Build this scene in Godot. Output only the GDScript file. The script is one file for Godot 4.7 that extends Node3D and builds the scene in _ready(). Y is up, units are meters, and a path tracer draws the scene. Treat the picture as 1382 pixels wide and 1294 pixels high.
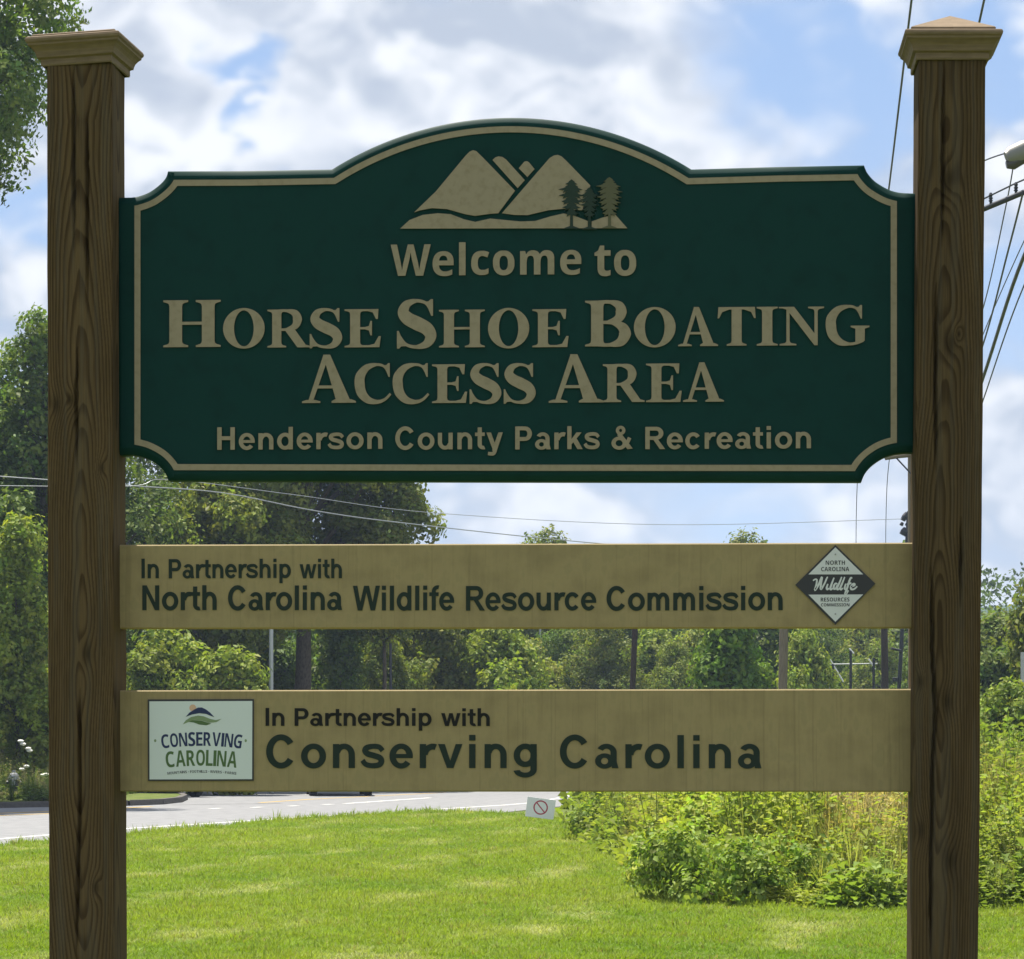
extends Node3D
# A welcome sign between two timber posts, a mown lawn, a road, a bank of weeds and trees beyond.
# Photo pixels (1382 x 1294) become directions; distances come from the ground plane, the sign plane or usual sizes.

const F := 3984.0      # focal length in photo pixels
const CX := 691.0      # photo centre column
const HY := 1000.0     # row of the horizon
const EYE := 1.6       # height of the lens above the lawn
const SIGN_D := 6.0
const PANEL_Z := -0.060
const BOARD_Z := -0.066
const ROAD_DIR := Vector2(0.267, 0.964)

var taken := {}
var M := {}
var ST := Transform3D()
var rng := RandomNumberGenerator.new()


# ------------------------------------------------------------------ small mesh builder
class Geo:
	var v := PackedVector3Array()
	var n := PackedVector3Array()
	var t := PackedVector2Array()
	var c := PackedColorArray()
	var col := Color.WHITE

	func tri(a: Vector3, b: Vector3, d: Vector3, na: Vector3, nb: Vector3, nd: Vector3, ua := Vector2.ZERO, ub := Vector2.ZERO, ud := Vector2.ZERO) -> void:
		if (b - a).cross(d - a).dot(na + nb + nd) > 0.0:
			v.append_array([a, d, b]); n.append_array([na, nd, nb]); t.append_array([ua, ud, ub])
		else:
			v.append_array([a, b, d]); n.append_array([na, nb, nd]); t.append_array([ua, ub, ud])
		c.append_array([col, col, col])

	func flat(a: Vector3, b: Vector3, d: Vector3, out: Vector3) -> void:
		var g := (b - a).cross(d - a).normalized()
		if g.dot(out) < 0.0:
			g = -g
		tri(a, b, d, g, g, g)

	func quad(a: Vector3, b: Vector3, d: Vector3, e: Vector3, nn: Vector3, u0 := Vector2(0, 0), u1 := Vector2(1, 0), u2 := Vector2(1, 1), u3 := Vector2(0, 1)) -> void:
		tri(a, b, d, nn, nn, nn, u0, u1, u2)
		tri(a, d, e, nn, nn, nn, u0, u2, u3)

	# box with chamfered edges
	func box(ctr: Vector3, size: Vector3, ch := 0.0, b := Basis()) -> void:
		var h := size / 2.0
		if ch <= 0.0:
			for ax in 3:
				for s in [-1.0, 1.0]:
					var nn := Vector3.ZERO; nn[ax] = s
					var p := []
					for k in [[-1, -1], [1, -1], [1, 1], [-1, 1]]:
						var q := Vector3.ZERO
						q[ax] = s * h[ax]; q[(ax + 1) % 3] = k[0] * h[(ax + 1) % 3]; q[(ax + 2) % 3] = k[1] * h[(ax + 2) % 3]
						p.append(ctr + b * q)
					quad(p[0], p[1], p[2], p[3], b * nn)
			return
		var i := h - Vector3(ch, ch, ch)
		for ax in 3:
			var a1 := (ax + 1) % 3
			var a2 := (ax + 2) % 3
			for s in [-1.0, 1.0]:
				var nn := Vector3.ZERO; nn[ax] = s
				var p := []
				for k in [[-1, -1], [1, -1], [1, 1], [-1, 1]]:
					var q := Vector3.ZERO
					q[ax] = s * h[ax]; q[a1] = k[0] * i[a1]; q[a2] = k[1] * i[a2]
					p.append(ctr + b * q)
				quad(p[0], p[1], p[2], p[3], b * nn)
				for s2 in [-1.0, 1.0]:   # bevel along a2 between faces ax and a1
					var w := Vector3.ZERO; w[ax] = s; w[a1] = s2
					var r := []
					for k in [[0, -1], [0, 1], [1, 1], [1, -1]]:
						var q := Vector3.ZERO
						q[ax] = s * (h[ax] if k[0] == 0 else i[ax]); q[a1] = s2 * (i[a1] if k[0] == 0 else h[a1]); q[a2] = k[1] * i[a2]
						r.append(ctr + b * q)
					quad(r[0], r[1], r[2], r[3], (b * w).normalized())
		for sx in [-1.0, 1.0]:
			for sy in [-1.0, 1.0]:
				for sz in [-1.0, 1.0]:
					var s := Vector3(sx, sy, sz)
					flat(ctr + b * (s * Vector3(h.x, i.y, i.z)), ctr + b * (s * Vector3(i.x, h.y, i.z)), ctr + b * (s * Vector3(i.x, i.y, h.z)), b * s)

	func tube(path: Array, radii: Array, sides := 8, caps := true) -> void:
		var rings := []
		var side := Vector3.ZERO
		for i in path.size():
			var a: Vector3 = path[maxi(i - 1, 0)]
			var z: Vector3 = path[mini(i + 1, path.size() - 1)]
			var d := (z - a).normalized()
			if side == Vector3.ZERO:
				side = d.cross(Vector3.UP if absf(d.y) < 0.9 else Vector3.RIGHT).normalized()
			side = (side - d * side.dot(d)).normalized()
			var up := d.cross(side)
			var ring := []
			for k in sides:
				var ang := TAU * k / sides
				ring.append(side * cos(ang) + up * sin(ang))
			rings.append(ring)
		var run := 0.0
		for i in path.size() - 1:
			var p0: Vector3 = path[i]
			var p1: Vector3 = path[i + 1]
			var r0: float = radii[mini(i, radii.size() - 1)]
			var r1: float = radii[mini(i + 1, radii.size() - 1)]
			var nxt := run + p0.distance_to(p1)
			for k in sides:
				var j := (k + 1) % sides
				var n0: Vector3 = rings[i][k]
				var n1: Vector3 = rings[i][j]
				var n2: Vector3 = rings[i + 1][j]
				var n3: Vector3 = rings[i + 1][k]
				var ua := Vector2(float(k) / sides, run)
				var ub := Vector2(float(k + 1) / sides, run)
				var uc := Vector2(float(k + 1) / sides, nxt)
				var ud := Vector2(float(k) / sides, nxt)
				tri(p0 + n0 * r0, p0 + n1 * r0, p1 + n2 * r1, n0, n1, n2, ua, ub, uc)
				tri(p0 + n0 * r0, p1 + n2 * r1, p1 + n3 * r1, n0, n2, n3, ua, uc, ud)
			run = nxt
		if caps:
			for e in [0, path.size() - 1]:
				var p: Vector3 = path[e]
				var r: float = radii[mini(e, radii.size() - 1)]
				var o: Vector3 = (p - path[1 if e == 0 else e - 1]).normalized()
				for k in sides:
					tri(p, p + rings[e][k] * r, p + rings[e][(k + 1) % sides] * r, o, o, o)

	# profile of [radius, height] spun round an axis
	func lathe(prof: Array, seg: int, at: Vector3, b := Basis()) -> void:
		for i in prof.size() - 1:
			var p0: Array = prof[i]
			var p1: Array = prof[i + 1]
			var s := Vector2(p1[1] - p0[1], p0[0] - p1[0]).normalized()
			for k in seg:
				var a := TAU * k / seg
				var z := TAU * (k + 1) / seg
				var ca := Vector3(cos(a), 0, sin(a))
				var cz := Vector3(cos(z), 0, sin(z))
				var na := b * (ca * s.x + Vector3.UP * s.y)
				var nz := b * (cz * s.x + Vector3.UP * s.y)
				var A: Vector3 = at + b * (ca * p0[0] + Vector3.UP * p0[1])
				var B: Vector3 = at + b * (cz * p0[0] + Vector3.UP * p0[1])
				var C: Vector3 = at + b * (cz * p1[0] + Vector3.UP * p1[1])
				var D: Vector3 = at + b * (ca * p1[0] + Vector3.UP * p1[1])
				if p0[0] > 0.0:
					tri(A, B, C, na, nz, nz)
				if p1[0] > 0.0:
					tri(A, C, D, na, nz, na)

	# polygons (with holes) in the xy plane, from z0 to z1; the front face goes here, the walls to "walls"
	func plate(outs: Array, holes: Array, z0: float, z1: float, walls: Geo = null, back := false) -> void:
		var w := walls if walls else self
		var K := 2000.0   # the clipper rounds to 1e-5, so work in larger units
		var pieces := []
		for o in outs:
			var q := PackedVector2Array()
			for p in o:
				if q.is_empty() or q[-1].distance_to(p * K) > 0.01:
					q.append(p * K)
			if q.size() > 3 and q[0].distance_to(q[-1]) < 0.01:
				q.resize(q.size() - 1)
			pieces.append(q)
		for h0 in holes:
			var h := PackedVector2Array()
			for p in h0:
				h.append(p * K)
			var r := Rect2(h[0], Vector2.ZERO)
			for p in h:
				r = r.expand(p)
			var x := r.get_center().x + 0.0137
			var nxt := []
			for p in pieces:
				for half in [PackedVector2Array([Vector2(-9999, -9999), Vector2(x, -9999), Vector2(x, 9999), Vector2(-9999, 9999)]), PackedVector2Array([Vector2(x, -9999), Vector2(9999, -9999), Vector2(9999, 9999), Vector2(x, 9999)])]:
					for q in Geometry2D.intersect_polygons(p, half):
						nxt.append_array(Geometry2D.clip_polygons(q, h))
			pieces = nxt
		for p in pieces:
			var ix := Geometry2D.triangulate_polygon(p)
			if ix.is_empty():
				for q in Geometry2D.offset_polygon(p, -0.02):
					p = q
					ix = Geometry2D.triangulate_polygon(p)
					break
			for k in range(0, ix.size(), 3):
				var a: Vector2 = p[ix[k]] / K
				var b: Vector2 = p[ix[k + 1]] / K
				var d: Vector2 = p[ix[k + 2]] / K
				tri(Vector3(a.x, a.y, z1), Vector3(b.x, b.y, z1), Vector3(d.x, d.y, z1), Vector3.BACK, Vector3.BACK, Vector3.BACK, a, b, d)
				if back:
					w.tri(Vector3(a.x, a.y, z0), Vector3(b.x, b.y, z0), Vector3(d.x, d.y, z0), Vector3.FORWARD, Vector3.FORWARD, Vector3.FORWARD, a, b, d)
		if z0 == z1:
			return
		for set_ in [[outs, 1.0], [holes, -1.0]]:
			for p in set_[0]:
				var cw := Geometry2D.is_polygon_clockwise(p)
				for i in p.size():
					var a: Vector2 = p[i]
					var b: Vector2 = p[(i + 1) % p.size()]
					if a.is_equal_approx(b):
						continue
					var e := (b - a).normalized()
					var nn := Vector3(e.y, -e.x, 0) * (-1.0 if cw else 1.0) * float(set_[1])
					w.quad(Vector3(a.x, a.y, z0), Vector3(b.x, b.y, z0), Vector3(b.x, b.y, z1), Vector3(a.x, a.y, z1), nn, a, b, b, a)


func mesh_of(pairs: Array) -> ArrayMesh:
	var m := ArrayMesh.new()
	for p in pairs:
		var g: Geo = p[0]
		if g.v.is_empty():
			continue
		var a := []
		a.resize(Mesh.ARRAY_MAX)
		a[Mesh.ARRAY_VERTEX] = g.v
		a[Mesh.ARRAY_NORMAL] = g.n
		a[Mesh.ARRAY_TEX_UV] = g.t
		a[Mesh.ARRAY_COLOR] = g.c
		m.add_surface_from_arrays(Mesh.PRIMITIVE_TRIANGLES, a)
		m.surface_set_material(m.get_surface_count() - 1, p[1])
	return m


func part(called: String, g: Variant, mat: Material, parent: Node) -> MeshInstance3D:
	var o := MeshInstance3D.new()
	o.name = called
	o.mesh = mesh_of([[g, mat]]) if g is Geo else g
	parent.add_child(o, true)
	return o


func numbered(called: String) -> String:
	if not taken.has(called):
		taken[called] = 0
		return called
	taken[called] += 1
	return "%s_%03d" % [called, taken[called]]


func tag(o: Node, label: String, category: String, group := "", kind := "") -> void:
	if label:
		o.set_meta("label", label)
	if category:
		o.set_meta("category", category)
	if group:
		o.set_meta("group", group)
	if kind:
		o.set_meta("kind", kind)


func thing(called: String, label: String, category: String, at := Vector3.ZERO, group := "") -> Node3D:
	var o := Node3D.new()
	o.name = numbered(called)
	add_child(o)
	o.position = at
	tag(o, label, category, group)
	return o


func single(called: String, g: Variant, mat: Material, label: String, category: String, group := "", kind := "") -> MeshInstance3D:
	var o := part(numbered(called), g, mat, self)
	tag(o, label, category, group, kind)
	return o


func setting(called: String, g: Variant, mat: Material) -> MeshInstance3D:
	var o := part(numbered(called), g, mat, self)
	o.set_meta("kind", "structure")
	return o


func at_px(x: float, y: float, d: float) -> Vector3:
	return Vector3((x - CX) / F * d, EYE + (HY - y) / F * d, -d)


func on_ground(x: float, y: float) -> Vector3:
	var d := F * EYE / (y - HY)
	return Vector3((x - CX) / F * d, 0, -d)


func at_x(x: float, d: float) -> Vector3:
	return Vector3((x - CX) / F * d, 0, -d)


func high_at(y: float, d: float) -> float:
	return EYE + (HY - y) / F * d


# where the ray through a photo pixel meets the plane z = zoff of the sign, in the sign's own axes
func sp(x: float, y: float, zoff := PANEL_Z) -> Vector2:
	var e := Vector3(0, EYE, 0)
	var r := Vector3((x - CX) / F, (HY - y) / F, -1)
	var nn := ST.basis.z
	var p0 := ST * Vector3(0, 0, zoff)
	var k := (p0 - e).dot(nn) / r.dot(nn)
	var l := ST.affine_inverse() * (e + r * k)
	return Vector2(l.x, l.y)


func lin(r: float, g: float, b: float) -> Color:
	return Color(r, g, b).linear_to_srgb()


func mat(called: String, color: Color, rough := 0.8, spec := 0.5, metal := 0.0) -> StandardMaterial3D:
	var m := StandardMaterial3D.new()
	m.resource_name = called
	m.albedo_color = color
	m.roughness = rough
	m.metallic_specular = spec
	m.metallic = metal
	M[called] = m
	return m


func noise(sd: int, freq: float, oct := 4, kind := FastNoiseLite.TYPE_SIMPLEX_SMOOTH) -> FastNoiseLite:
	var f := FastNoiseLite.new()
	f.noise_type = kind
	f.seed = sd
	f.frequency = freq
	f.fractal_octaves = oct
	f.fractal_type = FastNoiseLite.FRACTAL_FBM if oct > 1 else FastNoiseLite.FRACTAL_NONE
	return f


# a tiling noise picture: values run through the ramp of linear colours
func noise_tex(sd: int, size: int, freq: float, oct: int, ramp: Array) -> ImageTexture:
	var im := noise(sd, freq, oct).get_seamless_image(size, size)
	im.convert(Image.FORMAT_L8)
	var src := im.get_data()
	var lut := PackedByteArray()
	for i in 256:
		var x := i / 255.0 * (ramp.size() - 1)
		var k := mini(int(x), ramp.size() - 2)
		var c: Color = (ramp[k] as Color).lerp(ramp[k + 1], x - k).linear_to_srgb()
		lut.append_array([c.r8, c.g8, c.b8])
	var out := PackedByteArray()
	out.resize(src.size() * 3)
	for i in src.size():
		var s := src[i] * 3
		out[i * 3] = lut[s]; out[i * 3 + 1] = lut[s + 1]; out[i * 3 + 2] = lut[s + 2]
	return ImageTexture.create_from_image(Image.create_from_data(size, size, false, Image.FORMAT_RGB8, out))


func triplanar(m: StandardMaterial3D, scale: float) -> void:
	m.uv1_triplanar = true
	m.uv1_world_triplanar = true
	m.uv1_scale = Vector3.ONE * scale


# ------------------------------------------------------------------ sky
func cloud_at(dir: Vector3, na: FastNoiseLite, nb: FastNoiseLite, blobs: Array) -> Color:
	var q := Vector3(dir.x, dir.y * 1.5, dir.z) + Vector3(11, 11, 11)
	var warp := Vector3(nb.get_noise_3dv(q * 5.0), nb.get_noise_3dv(q * 5.0 + Vector3(9, 0, 4)), nb.get_noise_3dv(q * 5.0 + Vector3(3, 7, 1))) * 0.035
	var big := nb.get_noise_3dv(q * 1.1 + Vector3(1, 4, 2))
	var a := na.get_noise_3dv(q + warp)
	var fine := na.get_noise_3dv(q * 2.7 + warp * 2.0 + Vector3(5, 2, 8))
	var wisp := na.get_noise_3dv(q * 6.3 + warp * 5.0 + Vector3(2, 9, 3))
	var bias := 0.0
	var glow := 0.0
	if dir.z < -0.5:
		var x := CX + F * dir.x / -dir.z + 70.0 * fine + 130.0 * warp.x / 0.035 * 0.3 + 40.0 * wisp
		var y := HY - F * dir.y / -dir.z + 60.0 * fine + 40.0 * warp.y / 0.035 * 0.3 - 35.0 * wisp
		for b in blobs:
			var ex: float = (x - b[0]) / b[2]
			var ey: float = (y - b[1]) / b[3]
			var e := ex * ex + ey * ey
			if e < 9.0:
				var g := exp(-e)
				bias += b[4] * g
				glow += b[5] * g
	var cov := smoothstep(-0.42, 0.36, a * 0.55 + fine * 0.32 + wisp * 0.12 + big * 0.3 + 0.24 + bias)
	var lit := clampf(0.36 + a * 0.65 + fine * 0.8 + wisp * 0.45 + glow, 0.0, 1.0)
	lit = lit * lit * (3.0 - 2.0 * lit)
	var el := clampf(dir.y, 0.0, 1.0)
	var blue := Color(0.232, 0.331, 0.478).lerp(Color(0.080, 0.155, 0.345), pow(el, 0.62))
	blue = blue.lerp(Color(0.378, 0.445, 0.521), exp(-el * 11.0))
	var cl := Color(0.268, 0.300, 0.356).lerp(Color(0.495, 0.505, 0.525), lit)
	return blue.lerp(cl, cov * 0.95)


func make_sky() -> Sky:
	var na := noise(73, 6.5, 6)
	var nb := noise(12, 3.0, 3)
	# places in the photograph where cloud thickens or breaks: x, y, half widths, cover, whiteness
	var blobs := [
		[320.0, 86.0, 58.0, 34.0, -1.25, 0.0], [362.0, 150.0, 40.0, 48.0, -1.15, 0.0], [340.0, 120.0, 40.0, 10.0, 0.55, 0.1],
		[540.0, 90.0, 300.0, 130.0, 0.55, 0.0], [330.0, 215.0, 90.0, 34.0, 0.5, 0.55], [215.0, 180.0, 70.0, 60.0, 0.4, 0.25],
		[540.0, 80.0, 34.0, 22.0, 0.3, 0.3], [650.0, 75.0, 60.0, 35.0, 0.3, 0.3], [860.0, 150.0, 70.0, 45.0, 0.35, 0.3],
		[800.0, 60.0, 120.0, 70.0, 0.35, 0.12], [1090.0, 110.0, 190.0, 150.0, -0.95, 0.0], [1360.0, 90.0, 80.0, 120.0, -0.8, 0.0],
		[30.0, 285.0, 90.0, 60.0, -0.8, 0.0], [20.0, 390.0, 60.0, 46.0, 0.42, 0.45], [1360.0, 240.0, 60.0, 40.0, 0.35, 0.2],
		[1365.0, 400.0, 70.0, 90.0, -0.8, 0.0], [1360.0, 610.0, 80.0, 90.0, 0.45, 0.4], [700.0, 700.0, 200.0, 36.0, 0.25, 0.25],
		[1010.0, 680.0, 110.0, 40.0, -0.3, 0.0],
	]
	var W := 4096
	var H := 2048
	var small := Image.create_empty(1024, 512, false, Image.FORMAT_RGBF)
	for j in 512:
		var el := PI / 2 - (j + 0.5) / 512 * PI
		if el < -0.06:
			small.fill_rect(Rect2i(0, j, 1024, 512 - j), Color(0.34, 0.39, 0.44))
			break
		for i in 1024:
			var az := (i + 0.5) / 1024 * TAU   # column 0 looks along -z
			small.set_pixel(i, j, cloud_at(Vector3(sin(az) * cos(el), sin(el), -cos(az) * cos(el)), na, nb, blobs))
	small.resize(W, H, Image.INTERPOLATE_CUBIC)
	for j in range(820, 1060):
		var el := PI / 2 - (j + 0.5) / H * PI
		for i in range(-190, 190):
			var az := (i + 0.5) / W * TAU
			small.set_pixel(posmod(i, W), j, cloud_at(Vector3(sin(az) * cos(el), sin(el), -cos(az) * cos(el)), na, nb, blobs))
	var p := PanoramaSkyMaterial.new()
	p.panorama = ImageTexture.create_from_image(small)
	var s := Sky.new()
	s.sky_material = p
	return s


func _ready() -> void:
	# ---- camera
	var cam := Camera3D.new()
	cam.name = "camera"
	add_child(cam)
	cam.position = Vector3(0, EYE, 0)
	cam.set_frustum(2.0 * 0.1 * 647.0 / F, Vector2(0, 0.1 * (HY - 647.0) / F), 0.1, 6000.0)
	cam.current = true
	# ---- sky, air, exposure
	var env := Environment.new()
	env.background_mode = Environment.BG_SKY
	env.sky = make_sky()
	env.tonemap_mode = Environment.TONE_MAPPER_LINEAR
	env.tonemap_exposure = 2.1
	env.sdfgi_enabled = true
	env.ssao_enabled = true
	env.ssil_enabled = true
	env.fog_enabled = true
	env.fog_density = 0.00035
	env.fog_light_color = Color(0.78, 0.87, 1.0)
	var we := WorldEnvironment.new()
	we.name = "world_environment"
	we.environment = env
	add_child(we)
	# ---- sun: high, behind the sign and a little to its left
	var sun := DirectionalLight3D.new()
	sun.name = "sun"
	add_child(sun)
	sun.look_at_from_position(Vector3(-0.21, 1.25, -0.44), Vector3.ZERO)
	sun.light_energy = 1.6
	sun.light_color = Color(1.0, 0.97, 0.915)
	sun.light_angular_distance = 0.5
	sun.shadow_enabled = true
	ST = Transform3D(Basis(Vector3.UP, deg_to_rad(-3.5)), at_x(696, SIGN_D))
	make_materials()
	build_ground()
	build_sign()
	build_trees()
	build_weeds()
	build_poles()
	build_road_things()
	build_lawn()


# ------------------------------------------------------------------ materials
func make_materials() -> void:
	var m := mat("green_paint", lin(0.0045, 0.035, 0.0305), 0.6, 0.22)
	m.albedo_texture = noise_tex(5, 512, 0.02, 5, [Color(0.80, 0.80, 0.80), Color(1, 1, 1), Color(1.0, 1.0, 0.98)])
	m.uv1_scale = Vector3(1.3, 1.3, 1.3)
	m = mat("tan_paint", lin(0.30, 0.25, 0.165), 0.6, 0.3)
	m.albedo_texture = noise_tex(6, 512, 0.03, 4, [Color(0.78, 0.77, 0.72), Color(0.95, 0.95, 0.95), Color(1, 1, 1)])
	m.uv1_scale = Vector3(3.1, 3.1, 3.1)
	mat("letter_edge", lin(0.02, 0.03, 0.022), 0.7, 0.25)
	mat("dark_letter", lin(0.016, 0.028, 0.021), 0.6, 0.3)
	mat("black_letter", lin(0.012, 0.012, 0.011), 0.6, 0.3)
	mat("emblem_tree", lin(0.022, 0.040, 0.030), 0.7, 0.3)
	mat("emblem_tree_pale", lin(0.10, 0.10, 0.058), 0.7, 0.3)
	m = mat("board_paint", Color.WHITE, 0.7, 0.3)
	m.albedo_texture = board_tex(3)
	m.uv1_scale = Vector3(1, 1, 1)
	m = mat("board_paint_low", Color.WHITE, 0.7, 0.3)
	m.albedo_texture = board_tex(8)
	mat("plaque_white", lin(0.60, 0.65, 0.62), 0.35, 0.5)
	mat("plaque_pale", lin(0.60, 0.61, 0.60), 0.35, 0.5)
	mat("plaque_black", lin(0.018, 0.018, 0.021), 0.4, 0.5)
	mat("print_navy", lin(0.018, 0.03, 0.09), 0.5, 0.4)
	mat("print_green", lin(0.075, 0.135, 0.045), 0.5, 0.4)
	mat("print_pale_green", lin(0.20, 0.27, 0.14), 0.5, 0.4)
	mat("print_sun", lin(0.62, 0.40, 0.27), 0.5, 0.4)
	mat("print_grey", lin(0.10, 0.11, 0.115), 0.5, 0.4)
	mat("screw_metal", lin(0.30, 0.30, 0.29), 0.45, 0.5, 0.8)
	for k in 2:
		m = mat("post_wood_%d" % k, Color.WHITE, 0.9, 0.18)
		var tx := wood_tex(k)
		m.albedo_texture = tx
		m.heightmap_enabled = true
		m.heightmap_texture = tx
		m.heightmap_scale = 0.25
	m = mat("cap_wood", lin(0.225, 0.165, 0.105), 0.8, 0.3)
	var f := noise(44, 0.02, 4)
	var im := Image.create_empty(256, 256, false, Image.FORMAT_RGB8)
	for j in 256:
		for i in 256:
			var s := 0.74 + 0.26 * f.get_noise_2d(i * 0.35, j * 7.0) + 0.12 * f.get_noise_2d(i * 1.5 + 900, j * 1.5)
			im.set_pixel(i, j, Color(s, s * 0.99, s * 0.97).linear_to_srgb())
	m.albedo_texture = ImageTexture.create_from_image(im)
	m.uv1_triplanar = true
	m.uv1_scale = Vector3.ONE * 5.0
	# ground
	m = mat("soil_grass", Color.WHITE, 0.95, 0.2)
	m.albedo_texture = noise_tex(21, 1024, 0.012, 6, [Color(0.035, 0.05, 0.012), Color(0.075, 0.105, 0.022), Color(0.11, 0.135, 0.035), Color(0.15, 0.15, 0.06)])
	triplanar(m, 0.16)
	m = mat("asphalt", Color.WHITE, 0.9, 0.3)
	m.albedo_texture = noise_tex(22, 1024, 0.02, 7, [Color(0.145, 0.148, 0.155), Color(0.185, 0.188, 0.195), Color(0.205, 0.208, 0.214), Color(0.24, 0.242, 0.246)])
	triplanar(m, 0.11)
	m = mat("line_white", lin(0.62, 0.62, 0.6), 0.8, 0.3)
	m.albedo_texture = noise_tex(23, 256, 0.05, 4, [Color(0.55, 0.55, 0.55), Color(1, 1, 1), Color(1, 1, 1)])
	triplanar(m, 0.8)
	m = mat("line_yellow", lin(0.55, 0.36, 0.07), 0.8, 0.3)
	m.albedo_texture = M.line_white.albedo_texture
	triplanar(m, 0.8)
	m = mat("kerb_concrete", lin(0.13, 0.12, 0.11), 0.9, 0.3)
	m.albedo_texture = noise_tex(24, 256, 0.03, 5, [Color(0.6, 0.6, 0.6), Color(1, 1, 1)])
	triplanar(m, 1.1)
	mat("kerb_shadow_dark", lin(0.03, 0.03, 0.03), 0.6, 0.4)  # dark tone for the shadow strip painted on the asphalt
	# plants
	for a in [["leaf", 0.55], ["grass_blade", 0.6], ["weed_leaf", 0.55]]:
		m = mat(a[0], Color.WHITE, a[1], 0.24)
		m.vertex_color_use_as_albedo = true
		m.backlight_enabled = true
		m.backlight = lin(0.80, 0.86, 0.34)
	m = mat("bark", lin(0.115, 0.095, 0.075), 0.95, 0.2)
	m.albedo_texture = noise_tex(31, 256, 0.04, 5, [Color(0.45, 0.45, 0.45), Color(0.9, 0.9, 0.9), Color(1.2, 1.15, 1.1)])
	m.uv1_scale = Vector3(2, 0.5, 1)
	m = mat("ridge_forest", Color.WHITE, 0.95, 0.1)
	m.albedo_texture = noise_tex(33, 512, 0.03, 5, [Color(0.018, 0.035, 0.010), Color(0.045, 0.075, 0.02), Color(0.075, 0.105, 0.03)])
	triplanar(m, 0.02)
	# other things
	m = mat("pole_wood", lin(0.21, 0.175, 0.125), 0.9, 0.25)
	m.albedo_texture = M.bark.albedo_texture
	m.uv1_scale = Vector3(3, 0.2, 1)
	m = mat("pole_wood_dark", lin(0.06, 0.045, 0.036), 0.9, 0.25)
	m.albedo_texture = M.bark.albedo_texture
	mat("wire", lin(0.045, 0.05, 0.065), 0.5, 0.5)
	mat("wire_pale", lin(0.34, 0.36, 0.36), 0.4, 0.5, 0.6)
	mat("dark_metal", lin(0.02, 0.022, 0.03), 0.5, 0.5)
	mat("lamp_grey", lin(0.20, 0.195, 0.18), 0.5, 0.5)
	mat("lamp_lens", lin(0.05, 0.045, 0.04), 0.3, 0.5)
	mat("galvanised", lin(0.42, 0.44, 0.44), 0.45, 0.5, 0.5)
	mat("sign_white", lin(0.80, 0.80, 0.80), 0.5, 0.5)
	mat("sign_red", lin(0.42, 0.035, 0.075), 0.5, 0.5)
	mat("sign_purple", lin(0.085, 0.04, 0.085), 0.5, 0.5)
	mat("hydrant_paint", lin(0.33, 0.34, 0.34), 0.5, 0.5)
	mat("hydrant_dark", lin(0.03, 0.035, 0.035), 0.5, 0.5)
	mat("tyre", lin(0.014, 0.014, 0.014), 0.85, 0.4)
	mat("wheel_metal", lin(0.45, 0.45, 0.46), 0.35, 0.5, 0.8)
	var g := mat("car_black", lin(0.012, 0.012, 0.014), 0.35, 0.5)
	g.clearcoat_enabled = true
	g = mat("car_silver", lin(0.42, 0.43, 0.44), 0.35, 0.5, 0.3)
	g.clearcoat_enabled = true
	mat("car_glass", lin(0.012, 0.014, 0.015), 0.08, 0.5)
	mat("car_trim", lin(0.02, 0.02, 0.02), 0.7, 0.4)
	mat("head_light", lin(0.7, 0.7, 0.7), 0.2, 0.6)
	mat("tail_light", lin(0.35, 0.015, 0.012), 0.25, 0.6)
	mat("petal", lin(0.72, 0.72, 0.66), 0.7, 0.3)
	mat("roof_white", lin(0.7, 0.71, 0.72), 0.5, 0.4)
	mat("house_wall", lin(0.42, 0.40, 0.36), 0.9, 0.3)


func board_tex(sd: int) -> ImageTexture:
	var W := 1024
	var H := 128
	var f := noise(sd, 0.03, 4)
	var g := noise(sd + 50, 0.012, 5)
	var im := Image.create_empty(W, H, false, Image.FORMAT_RGB8)
	for j in H:
		for i in W:
			var streak := f.get_noise_2d(i * 2.2, j * 0.12)
			var blot := g.get_noise_2d(i, j * 1.6)
			var fine := f.get_noise_2d(i * 9.0 + 4000.0, j * 2.0)
			var k := 1.0 + 0.12 * streak + 0.20 * blot + 0.04 * fine
			var c := Color(0.305 * k, 0.238 * k, 0.116 * k)
			var mould := clampf((streak * 0.6 + blot * 0.9 - 0.22) * 1.6, 0.0, 0.4)
			c = c.lerp(Color(0.215, 0.18, 0.088), mould)
			var drip := clampf((f.get_noise_2d(i * 5.0 + 777.0, j * 0.05) - 0.36) * 3.0, 0.0, 0.3)
			c = c.lerp(Color(0.185, 0.145, 0.07), drip)
			im.set_pixel(i, j, c.linear_to_srgb())
	return ImageTexture.create_from_image(im)


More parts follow.
